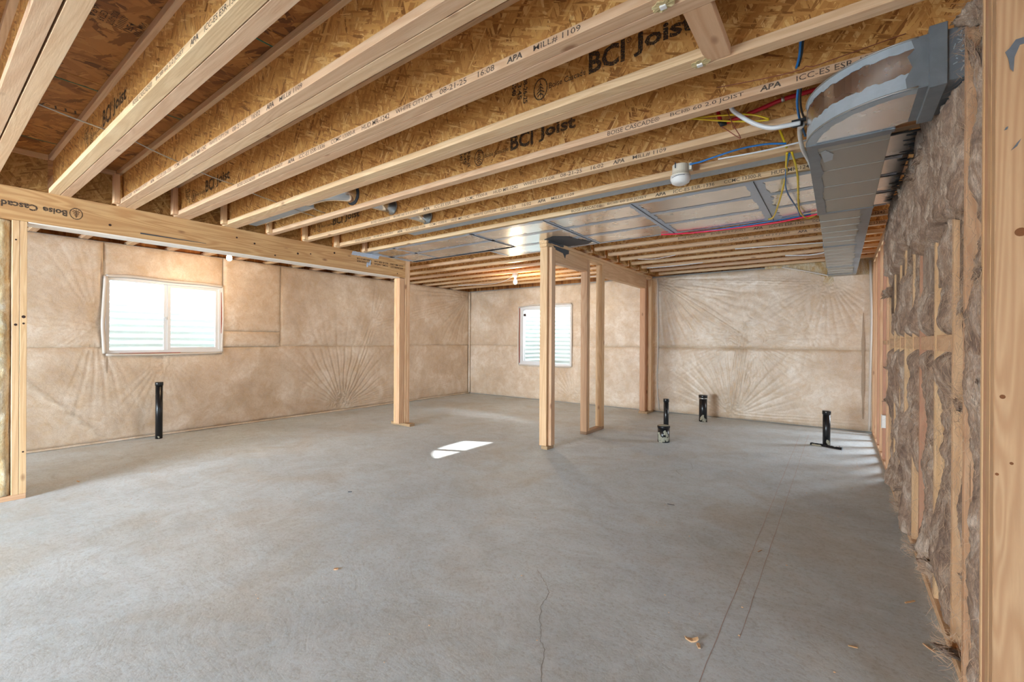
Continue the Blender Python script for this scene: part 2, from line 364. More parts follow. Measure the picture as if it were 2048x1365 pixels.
def ring(mb, c, du, dv, r0, r1, n=28, asp=1.0):
    c = Vector(c); du = Vector(du); dv = Vector(dv)
    vs = []
    for k in range(n):
        a = 2 * PI * k / n
        for r in (r0, r1): vs.append(c + du * (math.cos(a) * r * asp) + dv * (math.sin(a) * r))
    mb.add(vs, [(2 * k, 2 * k + 1, (2 * k + 3) % (2 * n), (2 * k + 2) % (2 * n)) for k in range(n)])
def tree_mark(mb, c, du, dv, r, asp=1.0):
    ring(mb, c, du, dv, r * 0.86, r, asp=asp); c = Vector(c); du = Vector(du) * asp; dv = Vector(dv)
    q = lambda pts: mb.add([c + du * (a * r) + dv * (b_ * r) for a, b_ in pts], [tuple(range(len(pts)))])
    q([(-0.05, -0.78), (0.05, -0.78), (0.05, 0.7), (-0.05, 0.7)])
    for i, (yy, ww) in enumerate(((0.42, 0.28), (0.12, 0.42), (-0.18, 0.55), (-0.46, 0.45))):
        for s_ in (-1, 1):
            q([(0, yy + 0.16), (s_ * ww, yy - 0.12), (s_ * ww, yy - 0.24), (0, yy + 0.02)])
# ------------------------------------------------------------------ the shell
XL, YF = -6.83, 7.63        # wall planes behind the blankets
ZJ = 2.32                   # underside of the joists
XR, YB = 4.0, -6.5
root = box('floor', 'concrete_floor', XL - 0.25, XR, YB, YF + 0.25, -0.12, 0, bevel=0); structure(root)
mb = MB()
crk = [(-1.268, 1.962), (-1.19, 1.9), (-1.14, 1.86), (-1.10, 1.80), (-1.09, 1.72), (-1.03, 1.617), (-0.99, 1.56), (-0.95, 1.50), (-0.915, 1.472), (-0.88, 1.39), (-0.84, 1.32), (-0.8, 1.24)]
def strip(mb, pts, w0, z=0.0006, jag=0.3):
    vs = []; fs = []
    for i, (x, y) in enumerate(pts):
        a = Vector(pts[min(i + 1, len(pts) - 1)]) - Vector(pts[max(i - 1, 0)]); nrm = Vector((-a.y, a.x)).normalized()
        ww = w0 * (1 + random.uniform(-jag, jag))
        vs += [(x + nrm.x * ww, y + nrm.y * ww, z), (x - nrm.x * ww, y - nrm.y * ww, z)]
    for i in range(len(pts) - 1): fs.append((2 * i, 2 * i + 1, 2 * i + 3, 2 * i + 2))
    mb.add(vs, fs)
def jagline(a, b, n, amp):
    a = Vector(a); b = Vector(b); d = b - a; nn = Vector((-d.y, d.x)).normalized(); o = []
    for i in range(n + 1): p = a + d * (i / n) + nn * random.uniform(-amp, amp); o.append((p.x, p.y))
    return o
cc = []
for i in range(len(crk) - 1): cc += jagline(crk[i], crk[i + 1], 4, 0.006)[:-1]
strip(mb, cc, 0.0008)
mb.build('hairline_crack', 'crack', root)
mb = MB(); cc = []
pts = [(-1.9, 2.35), (-1.75, 2.42), (-1.55, 2.38), (-1.3, 2.5), (-1.2, 2.62)]
mb2 = MB()
for pl in ([(-2.95, 4.9), (-2.8, 4.72), (-2.6, 4.66), (-2.45, 4.5)], [(-1.17, 4.6), (-1.1, 4.4), (-1.22, 4.25), (-1.12, 4.1), (-1.3, 4.0)]):
    cc = []
    for i in range(len(pl) - 1): cc += jagline(pl[i], pl[i + 1], 4, 0.01)[:-1]
    strip(mb2, cc, 0.0012)
mb2.build('hairline_crack', 'crack', root)
for a, b_ in (((-0.402, 6.9), (-0.392, 1.6)), ((-0.313, 6.95), (-0.318, 2.0))):
    mb = MB(); strip(mb, jagline(a, b_, 60, 0.0015), 0.0011); mb.build('chalk_line', 'chalk', root)

# foundation walls, openings for the windows and the added fill lights
WY0, WY1, WZ0, WZ1 = 1.355, 2.545, 1.03, 1.92      # left window hole
FX0, FX1, FZ0, FZ1 = -5.40, -4.17, 0.71, 1.915      # far window hole
SX0, SX1, SZ0, SZ1 = 1.2, 2.4, 0.75, 1.92           # side-room window
wl = structure(MB().box(XL - 0.2, XL, YB, WY0, 0, ZJ).box(XL - 0.2, XL, WY1, YF + 0.2, 0, ZJ).box(XL - 0.2, XL, WY0, WY1, 0, WZ0).box(XL - 0.2, XL, WY0, WY1, WZ1, ZJ).build('wall_left', 'rawwall'))
wf = structure(MB().box(XL, FX0, YF, YF + 0.2, 0, ZJ).box(FX1, SX0, YF, YF + 0.2, 0, ZJ).box(SX1, XR, YF, YF + 0.2, 0, ZJ)
     .box(FX0, FX1, YF, YF + 0.2, 0, FZ0).box(FX0, FX1, YF, YF + 0.2, FZ1, ZJ).box(SX0, SX1, YF, YF + 0.2, 0, SZ0).box(SX0, SX1, YF, YF + 0.2, SZ1, ZJ).build('wall_far', 'rawwall'))
wb = structure(MB().box(XL - 0.2, -6.32, YB - 0.1, YB, 0, ZJ).box(-0.88, XR, YB - 0.1, YB, 0, ZJ).box(-6.32, -0.88, YB - 0.1, YB, 0, 0.42).box(-6.32, -0.88, YB - 0.1, YB, 2.22, ZJ).build('wall_back', 'rawwall'))
wo = structure(MB().box(XR, XR + 0.1, YB - 0.1, -1.85, 0, ZJ).box(XR, XR + 0.1, 0.65, YF + 0.2, 0, ZJ).box(XR, XR + 0.1, -1.85, 0.65, 0, 0.6).box(XR, XR + 0.1, -1.85, 0.65, 2.2, ZJ).build('wall_outer', 'rawwall'))
structure(MB().box(XL - 0.2, XL - 0.16, YB - 0.1, YF + 0.2, ZJ, 2.64).box(XL - 0.16, XR + 0.1, YF + 0.16, YF + 0.2, ZJ, 2.64)
          .box(XL - 0.16, XR + 0.1, YB - 0.1, YB - 0.06, ZJ, 2.64).box(XR + 0.06, XR + 0.1, YB - 0.06, YF + 0.16, ZJ, 2.64).build('trim_1', 'subfloor'))
# ceiling: subfloor of strand-board sheets
ce = structure(MB().box(XL - 0.2, XR + 0.1, YB - 0.1, YF + 0.2, 2.642, 2.75).build('ceiling', 'rawwall'))
xs = [-6.98 + 1.217 * i for i in range(10)]
for i in range(9):
    y = YB - 0.05 - (1.22 if i % 2 else 0)
    while y < YF + 0.15:
        y0, y1 = max(y, YB - 0.08), min(y + 2.437, YF + 0.18)
        if y1 - y0 > 0.05:
            p = box('subfloor_panel', 'subfloor', xs[i] + 0.0015, xs[i] + 1.2145, y0 + 0.001, y1 - 0.002, 2.622, 2.641, ce, bevel=0)
        y += 2.44
# painted sheet edges, in view
for x, y0, y1 in ((-3.435, 0.40, 0.66), (-2.22, 0.8, 1.06), (-4.62, 0.4, 0.7), (-3.435, 0.8, 1.06), (-2.22, 1.2, 1.5)):
    mb = MB(); mb.box(x - 0.004, x + 0.004, y0, y1, 2.6205, 2.6225); mb.build('painted_sheet_edge', 'green', ce)
# stamps on the subfloor, read from below
mb = MB()
for i, (s_, h_) in enumerate((('TIMBER', 0.022), ('APA', 0.03), ('RATED', 0.02), ('STURD-I-FLOOR', 0.018), ('||||||||', 0.03), ('1F24', 0.034), ('WO MIN', 0.018), ('EXPOSURE 1', 0.02))):
    put_text(mb, s_, (-2.66 + 0.0, 0.43 + i * 0.031, 2.6212), (1, 0, 0), (0, 1, 0), 0.13 - 0.02 * (i % 3), 0.024)
mb.build('printed_stamp', 'ink', ce)
mb = MB(); put_text(mb, 'A-TTT', (-3.88, 0.44, 2.6212), (0.2, 0.98, 0), (-1, 0.2, 0), 0.2, 0.06); put_text(mb, 'XT', (-2.55, 1.27, 2.6212), (0, 1, 0), (-1, 0, 0), 0.1, 0.07); mb.build('printed_stamp', 'ink_faint', ce)

# ------------------------------------------------------------------ insulation blankets on the foundation walls
def blanket(parent, which, a0, a1, z0, z1, pins, folds, hole=None, seed=1, step=0.014, roundw=0.05, proud=0.0, cut=None):
    na = int((a1 - a0) / step) + 1; nz = int((z1 - z0) / step) + 1
    A, Zz = np.meshgrid(np.linspace(a0, a1, na), np.linspace(z0, z1, nz))
    d = 0.030 + proud + 0.018 * (fbm(A * 1.3, Zz * 1.3, 3, seed) - 0.5) + 0.006 * (fbm(A * 6, Zz * 6, 3, seed + 5) - 0.5)
    for (pa, pz, R_, amp, nr, lobe) in pins:
        r = np.hypot(A - pa, Zz - pz) + 1e-6; th = np.arctan2(Zz - pz, A - pa)
        lob = np.clip(fbm(np.cos(th) * 1.6 + pa * 7, np.sin(th) * 1.6 + pz * 3, 2, seed + 9) * 2.2 - 0.55, 0, 1) if lobe is None else np.clip(np.cos(th - lobe) * 1.3, 0, 1)
        ph = fbm(r * 2.0 + pa, th * 1.5, 2, seed + 3) * 3.0
        rid = np.abs(np.sin(th * nr * 0.85 + ph)) ** 0.6 - 0.6
        rid += 0.5 * (np.abs(np.sin(th * nr * 1.7 + 1.3 + ph)) - 0.6)
        g = np.exp(-r / R_) * (1 - np.exp(-r / 0.035))
        d += 1.15 * amp * rid * g * lob * np.clip(r / 0.08, 0.2, 1)
        d -= 0.022 * np.exp(-r / 0.09)
    for (x0, y0, x1, y1, wd, amp, cnt) in folds:
        L = math.hypot(x1 - x0, y1 - y0); ux, uy = (x1 - x0) / L, (y1 - y0) / L
        s_ = (A - x0) * ux + (Zz - y0) * uy; q = -(A - x0) * uy + (Zz - y0) * ux
        env = 1 / (1 + np.exp(-(s_) / 0.05)) / (1 + np.exp(-(L - s_) / 0.08)) * np.exp(-(q / wd) ** 2)
        d += 1.1 * amp * env * (np.abs(np.sin(q / wd * cnt * 1.6 + 1.5 * fbm(s_ * 2, q * 2, 2, 4))) ** 0.7 - 0.5)
    e = np.minimum(np.minimum(A - a0, a1 - A), np.minimum(Zz - z0, z1 - Zz))
    d -= 0.022 * np.exp(-e / (roundw * 0.35))
    if hole:
        h0, h1, k0, k1 = hole
        dx = np.maximum(np.maximum(h0 - A, A - h1), 0); dz = np.maximum(np.maximum(k0 - Zz, Zz - k1), 0); hd = np.hypot(dx, dz)
        d -= 0.03 * np.exp(-hd / 0.03)
    d = np.clip(d, 0.002, None)
    if which == 'x': P = np.stack([XL + d, A, Zz], -1)
    else: P = np.stack([A, YF - d, Zz], -1)
    P = P.reshape(-1, 3)
    idx = np.arange(na * nz).reshape(nz, na)
    q = np.stack([idx[:-1, :-1], idx[:-1, 1:], idx[1:, 1:], idx[1:, :-1]], -1).reshape(-1, 4)
    ca = ((A[:-1, :-1] + A[1:, 1:]) / 2).ravel(); cz = ((Zz[:-1, :-1] + Zz[1:, 1:]) / 2).ravel()
    keep = np.ones(len(q), bool)
    if hole: keep &= ~((ca > hole[0]) & (ca < hole[1]) & (cz > hole[2]) & (cz < hole[3]))
    if cut is not None: keep &= ~cut(ca, cz)
    q = q[keep]
    if which == 'y': q = q[:, ::-1]
    me = bpy.data.meshes.new('insulation_blanket')
    me.vertices.add(len(P)); me.vertices.foreach_set('co', P.astype(np.float32).ravel())
    me.loops.add(q.size); me.loops.foreach_set('vertex_index', q.ravel().astype(np.int32))
    me.polygons.add(len(q)); me.polygons.foreach_set('loop_start', np.arange(0, q.size, 4, dtype=np.int32))
    me.update(calc_edges=True); me.validate(); me.polygons.foreach_set('use_smooth', np.ones(len(me.polygons), bool))
    me.materials.append(M['blanket'])
    o = bpy.data.objects.new('insulation_blanket', me); C.objects.link(o); o.parent = parent; WL[o.name] = WL[parent.name]
    return o
SZ = 1.10
LP = [(1.29, 1.38, 0.40, 0.020, 26, None), (4.37, 0.05, 0.50, 0.044, 26, PI / 2), (4.95, 1.45, 0.35, 0.012, 22, None), (1.90, 0.985, 0.25, 0.018, 26, -PI / 2),
      (2.60, 1.36, 0.16, 0.016, 18, 0.2), (3.3, 1.14, 0.10, 0.010, 18, -PI / 2), (7.55, 2.2, 0.9, 0.020, 22, PI + 0.25), (0.45, 1.2, 0.2, 0.008, 12, None)]
LF = [(0.55, 0.95, 1.35, 0.05, 0.035, 0.016, 3.0), (4.5, 0.1, 7.3, 0.30, 0.10, 0.014, 5), (4.45, 0.12, 4.95, 1.4, 0.09, 0.012, 3), (4.45, 0.1, 6.9, 0.75, 0.06, 0.008, 3),
      (4.95, 1.45, 7.3, 2.05, 0.13, 0.010, 5), (4.2, 1.75, 5.6, 2.1, 0.03, 0.005, 2), (5.6, 0.05, 7.4, 0.12, 0.05, 0.012, 3)]
hole = (WY0 + 0.005, WY1 - 0.005, WZ0 + 0.005, WZ1 - 0.005)
blanket(wl, 'x', -2.2, YF - 0.05, 0.012, SZ, LP, LF, hole, 1)
blanket(wl, 'x', -2.2, 1.33, SZ, 2.312, LP, LF, hole, 2)
blanket(wl, 'x', 1.33, 2.565, WZ1 - 0.005, 2.312, LP, LF, None, 3, proud=-0.008)
blanket(wl, 'x', 2.565, 3.34, 1.315, 2.312, LP, LF, None, 4, proud=0.008)
blanket(wl, 'x', 2.565, 3.34, SZ - 0.004, 1.312, LP, LF, None, 6, proud=0.014)
blanket(wl, 'x', 3.34, YF - 0.03, SZ, 2.312, LP, LF, None, 5)
FP = [(-1.159, 1.282, 0.42, 0.020, 34, None), (-1.341, 0.04, 0.40, 0.026, 26, PI / 2), (-2.50, 2.26, 0.7, 0.020, 24, -0.45), (-0.12, 2.08, 0.4, 0.011, 24, -PI / 2 - 0.1),
      (-4.1, 0.05, 0.5, 0.014, 22, PI / 2), (-6.7, 2.2, 0.8, 0.012, 18, -0.3), (-6.7, 0.1, 0.5, 0.012, 18, 0.6), (-0.35, 1.35, 0.4, 0.006, 14, None), (-4.12, 1.25, 0.12, 0.012, 16, 0)]
FF = [(-2.45, 2.2, -1.2, 1.3, 0.05, 0.016, 3), (-1.34, 0.06, -1.16, 1.25, 0.10, 0.016, 4), (-2.5, 2.25, -0.3, 2.05, 0.05, 0.01, 3), (-1.3, 0.06, 0.3, 0.10, 0.06, 0.014, 3),
      (-2.5, 2.2, -1.5, 2.0, 0.10, 0.014, 4), (-0.9, 1.5, -0.25, 1.85, 0.03, 0.006, 2), (0.28, 0.2, 0.28, 2.0, 0.03, 0.01, 2)]
hole = (FX0 + 0.005, FX1 - 0.005, FZ0 + 0.005, FZ1 - 0.005)
blanket(wf, 'y', XL + 0.04, 0.42, 0.012, SZ, FP, FF, hole, 11)
duct_cut = lambda a, z: (z > 2.11 + np.clip((-0.13 - a) * 0.36, 0, 1)) & (a > -0.70)
blanket(wf, 'y', XL + 0.04, 0.42, SZ, 2.30, FP, FF, hole, 12, cut=duct_cut)
box('insulation_blanket', 'yellow_wool', -0.9, 0.45, YF - 0.02, YF - 0.001, 2.0, 2.36, wf, bevel=0)['label'] = 'bare yellow insulation where the facing is cut back'
# soft film edge hanging under the cut
MB().tube(spline([(-0.68, YF - 0.035, 2.30), (-0.45, YF - 0.045, 2.235), (-0.25, YF - 0.045, 2.175), (-0.12, YF - 0.05, 2.13)]), 0.011, 6).build('film_edge', 'film', wf, smooth=True)
MB().tube(spline([(0.33, YF - 0.04, 2.3), (0.345, YF - 0.05, 1.5), (0.335, YF - 0.045, 0.8), (0.33, YF - 0.05, 0.03)]), 0.014, 6).build('film_edge', 'film', wf, smooth=True)
MB().tube(spline([(-2.50, YF - 0.04, 2.28), (-2.485, YF - 0.045, 1.2), (-2.50, YF - 0.04, 0.5), (-2.46, YF - 0.05, 0.04)]), 0.012, 6).build('film_edge', 'film', wf, smooth=True)
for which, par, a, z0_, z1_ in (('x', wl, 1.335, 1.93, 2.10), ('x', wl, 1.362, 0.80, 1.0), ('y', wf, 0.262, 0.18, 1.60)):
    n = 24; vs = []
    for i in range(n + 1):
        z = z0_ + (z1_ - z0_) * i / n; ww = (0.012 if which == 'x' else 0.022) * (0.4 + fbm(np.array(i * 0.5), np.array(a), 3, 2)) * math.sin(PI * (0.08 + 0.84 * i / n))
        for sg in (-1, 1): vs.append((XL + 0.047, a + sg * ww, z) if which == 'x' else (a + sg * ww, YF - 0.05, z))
    MB().add(vs, [(2 * i, 2 * i + 1, 2 * i + 3, 2 * i + 2) for i in range(n)]).build('dark_facing_strip', 'crease', par)  # flat darker strips laid over the blankets
MB().tube(spline([(XL + 0.045, YF - 0.045, 2.3), (XL + 0.05, YF - 0.05, 1.2), (XL + 0.045, YF - 0.045, 0.02)]), 0.022, 8).build('corner_fold', 'blanket', wf, smooth=True)
# skirt of loose film at the floor
MB().tube(spline([(XL + 0.05, -2, 0.012), (XL + 0.05, 2, 0.014), (XL + 0.055, 4.4, 0.012), (XL + 0.05, 6.4, 0.016), (XL + 0.05, 7.55, 0.012)]), 0.014, 6).build('film_edge', 'blanket', wl, smooth=True)

# ------------------------------------------------------------------ windows
def window_left():
    x0, x1 = XL - 0.06, XL + 0.025
    o = structure(MB().box(x0, x1, WY0, WY1, WZ0, WZ0 + 0.035).box(x0, x1, WY0, WY1, WZ1 - 0.035, WZ1).box(x0, x1, WY0, WY0 + 0.03, WZ0 + 0.035, WZ1 - 0.035).box(x0, x1, WY1 - 0.03, WY1, WZ0 + 0.035, WZ1 - 0.035).build('window_1', 'vinyl'))
    ym = 1.93
    # fixed sash frame and sliding sash
    s1 = MB().box(XL - 0.03, XL - 0.005, ym - 0.02, ym + 0.012, WZ0 + 0.035, WZ1 - 0.035).build('sash_rail', 'vinyl', o)
    f = MB()
    for a in ((ym + 0.012, ym + 0.045, WZ0 + 0.035, WZ1 - 0.035), (WY1 - 0.065, WY1 - 0.03, WZ0 + 0.035, WZ1 - 0.035), (ym + 0.045, WY1 - 0.065, WZ0 + 0.035, WZ0 + 0.065), (ym + 0.045, WY1 - 0.065, WZ1 - 0.068, WZ1 - 0.035)):
        f.box(XL - 0.025, XL + 0.008, *a)
    f.build('sash_frame', 'vinyl', o)
    MB().box(XL - 0.018, XL - 0.014, WY0 + 0.03, ym - 0.02, WZ0 + 0.035, WZ1 - 0.035).build('pane', 'glass', o)
    MB().box(XL - 0.006, XL - 0.002, ym + 0.045, WY1 - 0.065, WZ0 + 0.065, WZ1 - 0.068).build('pane', 'glass', o)
    MB().box(XL - 0.005, XL + 0.012, ym - 0.012, ym + 0.004, 1.44, 1.48).tube([(XL + 0.012, ym - 0.004, 1.475), (XL + 0.03, ym - 0.004, 1.47)], 0.006, 8).build('latch', 'white', o)
    MB().box(XL + 0.02, XL + 0.034, WY1 - 0.006, WY1 + 0.006, WZ0 + 0.25, WZ1 - 0.08).build('flange_tape', 'rust', o)
    MB().box(XL + 0.02, XL + 0.034, WY0 + 0.12, WY0 + 0.72, WZ0 - 0.012, WZ0 + 0.001).build('flange_tape', 'rust', o)
    r = 0.012
    MB().tube(spline([(XL + 0.03, WY0 - 0.012, WZ0), (XL + 0.036, WY0 - 0.022, 1.2), (XL + 0.045, WY0 - 0.03, 1.37), (XL + 0.036, WY0 - 0.02, 1.6), (XL + 0.035, WY0 - 0.005, WZ1)]), 0.02, 8).build('film_edge', 'film', o, smooth=True)
    MB().tube(spline([(XL + 0.03, WY0 - 0.0, WZ1 + 0.004), (XL + 0.04, 1.6, WZ1 + 0.022), (XL + 0.036, 1.95, WZ1 + 0.008), (XL + 0.04, 2.3, WZ1 + 0.012), (XL + 0.034, WY1, WZ1)]), 0.02, 8).build('film_edge', 'film', o, smooth=True)
    MB().tube(spline([(XL + 0.034, WY1 + 0.008, WZ1), (XL + 0.04, WY1 + 0.014, 1.5), (XL + 0.036, WY1 + 0.008, 1.25), (XL + 0.034, WY1 + 0.004, WZ0)]), 0.013, 8).build('film_edge', 'film', o, smooth=True)
    MB().tube(spline([(XL + 0.034, WY0, WZ0 - 0.016), (XL + 0.04, 1.9, WZ0 - 0.022), (XL + 0.036, WY1, WZ0 - 0.012)]), 0.014, 8).build('film_edge', 'film', o, smooth=True)
def window_far():
    y0, y1 = YF - 0.025, YF + 0.06
    o = structure(MB().box(FX0, FX1, y0, y1, FZ0, FZ0 + 0.04).box(FX0, FX1, y0, y1, FZ1 - 0.04, FZ1).box(FX0, FX0 + 0.035, y0, y1, FZ0 + 0.04, FZ1 - 0.04).box(FX1 - 0.035, FX1, y0, y1, FZ0 + 0.04, FZ1 - 0.04).build('window_2', 'vinyl'))
    xm = -4.78
    f = MB()
    for a in ((FX0 + 0.035, FX0 + 0.075, FZ0 + 0.04, FZ1 - 0.04), (xm - 0.02, xm + 0.02, FZ0 + 0.04, FZ1 - 0.04), (FX0 + 0.075, xm - 0.02, FZ0 + 0.04, FZ0 + 0.075), (FX0 + 0.075, xm - 0.02, FZ1 - 0.075, FZ1 - 0.04)):
        f.box(a[0], a[1], YF - 0.01, YF + 0.02, a[2], a[3])
    f.build('sash_frame', 'vinyl', o)
    MB().box(FX0 + 0.075, xm - 0.02, YF + 0.002, YF + 0.006, FZ0 + 0.075, FZ1 - 0.075).build('pane', 'glass', o)
    MB().box(xm + 0.02, FX1 - 0.035, YF + 0.022, YF + 0.026, FZ0 + 0.04, FZ1 - 0.04).build('pane', 'glass', o)
    MB().box(FX0 + 0.09, FX0 + 0.15, YF - 0.004, YF + 0.002, FZ1 - 0.20, FZ1 - 0.15).build('sticker', 'darkgap', o)
    MB().box(FX0 + 0.004, FX0 + 0.016, YF - 0.036, YF - 0.026, FZ0 + 0.03, FZ1 - 0.03).build('flange_tape', 'rust', o)
    for pts, r in (([(FX0 - 0.012, YF - 0.034, FZ0), (FX0 - 0.022, YF - 0.04, 1.2), (FX0 - 0.012, YF - 0.036, FZ1)], 0.014), ([(FX1 + 0.01, YF - 0.034, FZ0), (FX1 + 0.014, YF - 0.04, 1.2), (FX1 + 0.012, YF - 0.036, FZ1)], 0.012),
                   ([(FX0, YF - 0.036, FZ1 - 0.012), (-4.9, YF - 0.04, FZ1 + 0.028), (FX1, YF - 0.036, FZ1 + 0.01)], 0.014), ([(FX0, YF - 0.036, FZ0 - 0.008), (-4.8, YF - 0.04, FZ0 - 0.014), (FX1, YF - 0.036, FZ0 - 0.008)], 0.014)):
        MB().tube(spline(pts), r, 8).build('film_edge', 'film', o, smooth=True)
window_left(); window_far()
for nm, (x0, x1, y0, y1, z0, z1) in (('window_3', (SX0, SX1, YF + 0.02, YF + 0.08, SZ0, SZ1)),):
    structure(MB().box(x0, x1, y0, y1, z0, z0 + 0.04).box(x0, x1, y0, y1, z1 - 0.04, z1).box(x0, x0 + 0.04, y0, y1, z0 + 0.04, z1 - 0.04).box(x1 - 0.04, x1, y0, y1, z0 + 0.04, z1 - 0.04).box((x0 + x1) / 2 - 0.02, (x0 + x1) / 2 + 0.02, y0, y1, z0 + 0.04, z1 - 0.04).build(nm, 'vinyl'))
def well(which, c, half, depth, z0, z1, label, pitch=0.0875, amp=0.013):
    t = thing('window_well', label, 'window well', (XL - 0.2, c, z0) if which == 'x' else (c, YF + 0.2, z0))
    n = 40; zs = np.arange(z0, z1 + 0.001, pitch / 8); vs = []; fs = []
    for z in zs:
        a = amp * math.sin(2 * PI * (z - z0) / pitch)
        for k in range(n + 1):
            th = PI * k / n
            p = 2.6; ct, st = math.cos(th), math.sin(th)
            u_ = math.copysign(abs(ct) ** (2 / p), ct) * (half + a); q = st ** (2 / p) * (depth + a)
            vs.append((XL - 0.2 - q, c + u_, z) if which == 'x' else (c + u_, YF + 0.2 + q, z))
    for i in range(len(zs) - 1):
        for k in range(n): a = i * (n + 1) + k; fs.append((a, a + 1, a + n + 2, a + n + 1))
    MB().add(vs, fs).build('corrugated_sheet', 'well', t, smooth=True)
    # rolled rim
    top = [vs[(len(zs) - 1) * (n + 1) + k] for k in range(n + 1)]
    MB().tube(top, 0.014, 8).build('rolled_rim', 'well', t, smooth=True)
    if which == 'x': MB().box(XL - 0.2 - depth - 0.05, XL - 0.2, c - half - 0.05, c + half + 0.05, z0 - 0.1, z0 + 0.02).build('gravel_bed', 'gravel', t)
    else: MB().box(c - half - 0.05, c + half + 0.05, YF + 0.2, YF + 0.25 + depth, z0 - 0.1, z0 + 0.02).build('gravel_bed', 'gravel', t)
    if which == 'y':
        MB().box(c + half - 0.11, c + half - 0.075, YF + 0.45, YF + 0.462, z0 + 0.02, z1 - 0.02).build('overlap_flange', 'well', t)
    return t
well('x', 1.95, 0.66, 0.62, 0.72, 2.07, 'pale corrugated metal window well outside the wide sliding window')
well('y', -4.785, 0.66, 0.62, 0.45, 2.3, 'pale corrugated metal window well behind the tall far window')
well('y', 1.8, 0.66, 0.62, 0.45, 2.3, 'corrugated metal window well outside the side room window')

# ------------------------------------------------------------------ I-joists
FW, FH, JD = 0.059, 0.038, 0.300
def joist_meshes(L):
    """meshes with origin at the near lower corner, x 0..L, y 0..FW, z 0..JD"""
    out = []
    for nm, mat, bx in (('bottom_flange', 'flange', (0, L, 0, FW, 0, FH)), ('top_flange', 'flange', (0, L, 0, FW, JD - FH, JD)), ('web', 'web', (0, L, FW / 2 - 0.005, FW / 2 + 0.005, FH, JD - FH))):
        o = MB().box(*bx).build(nm, mat, bevel=0.0012 if 'flange' in nm else 0); me = o.data; bpy.data.objects.remove(o); out.append((nm, me))
    return out
JM = {}
def joist(x0, x1, y, label, group=None, z=ZJ):
    L = round(x1 - x0, 3)
    if L not in JM: JM[L] = joist_meshes(L)
    t = thing('wooden_joist', label, 'joist', (x0, y, z), group)
    for nm, me in JM[L]: t[nm] = None or 0; link_mesh(nm, me, t)
    return t
def kids(t, nm): return [c for c in t.children if c.name.split('.')[0] == nm][0]
# flange legend (shared by all that show it)
def mesh_of(mb, mat):
    o = mb.build('tmp', mat); me = o.data; bpy.data.objects.remove(o); return me
LEG = [('BOISE CASCADE®', 0, 0.284), ('BCI® 60 2.0 JOIST', 0.338, 0.67), ('APA', 0.735, 0.818), ('ICC-ES ESR-1336', 0.874, 1.164), ('CCMC 13300-R', 1.227, 1.461), ('HUD MR-1242', 1.52, 1.75), ('WHITE CITY,OR', 1.80, 2.065), ('08-21-25', 2.11, 2.275), ('16:02', 2.34, 2.43), ('APA', 2.495, 2.572), ('MILL# 1109', 2.625, 2.83)]
def legend_mesh(a=0.0, time='16:02', last=99):
    mb = MB()
    for s_, x0, x1 in LEG:
        if x0 < a or x1 > last: continue
        if s_ == '16:02': s_ = time
        put_text(mb, s_, (x0, -0.0007, 0.0068), (1, 0, 0), (0.12 if s_ == 'APA' else 0, 0, 1), x1 - x0, 0.0245, 0.03 if s_ == 'APA' else 0.004)
    return mesh_of(mb, 'ink_faint')
leg = legend_mesh(); leg08 = legend_mesh(time='16:08')
def web_mesh():
    mb = MB()
    put_text(mb, 'BCI', (0, 0, 0), (1, 0, 0), (0, 0, 1), 0.175, 0.10, 0.03); put_text(mb, 'Joist', (0.215, 0, 0), (1, 0, 0), (0, 0, 1), 0.255, 0.098, 0.03)
    ring(mb, (0.193, 0, 0.085), (1, 0, 0), (0, 0, 1), 0.009, 0.012); put_text(mb, 'R', (0.189, 0, 0.08), (1, 0, 0), (0, 0, 1), 0.008, 0.01)
    tree_mark(mb, (-0.265, 0, 0.022), (1, 0, 0), (0, 0, 1), 0.055, 0.75)
    put_text(mb, 'Boise Cascade', (-0.215, 0, 0.008), (1, 0, 0), (0, 0, 1), 0.20, 0.028, 0.01)
    for i, s_ in enumerate(('08-26-25', '13:45', '5540')):
        put_text(mb, s_, (-0.37 - i * 0.036, 0, 0.11), (0, 0, -1), (1, 0, 0), 0.13 - 0.03 * i, 0.027, 0.03)
    return mesh_of(mb, 'ink')
webtxt = web_mesh()
def print_on(t, flange_x=None, web_x=None, me=None, zoff=0.10):
    if flange_x is not None:
        f = kids(t, 'bottom_flange'); link_mesh('printed_legend', me or leg, f, (flange_x - t.location.x, 0, 0.0))
    if web_x is not None:
        wv = kids(t, 'web'); link_mesh('printed_mark', webtxt, wv, (web_x - t.location.x, FW / 2 - 0.0058, zoff))
Y0 = 0.243; DY = 0.4
XB = -4.93       # joists start on the beam
XE = 0.52
ords = ['first', 'second', 'third', 'fourth', 'fifth']
flt = [None, -2.757, -4.77, -3.59, None]; wbt = [None, -3.443, None, -4.255, -0.94]
for k in range(5):
    y = Y0 + DY * k
    xe = {3: -0.455, 4: -0.43}.get(k, XE)
    a = joist(XB, xe, y, f'camera-side joist of the {ords[k]} doubled pair from the left edge of the ceiling')
    b_ = joist(XB, XE, y + FW + (0.007 if k == 0 else 0.004), f'window-side joist of the {ords[k]} doubled pair from the left edge of the ceiling')
    print_on(a, flt[k], wbt[k], leg08 if k == 3 else None, 0.115 if k == 4 else 0.10)
for k in (-1, -2, -3, -4, -5, -6):
    joist(XB, XE + 3.3, Y0 + DY * k, 'wooden I-joist overhead behind the first doubled pair', 'I-joists outside the picture')
    joist(XL - 0.1, XB - 0.06, Y0 + DY * k + 0.06, 'short wooden I-joist between the window wall and the insulated stud post', 'short joists outside the picture')
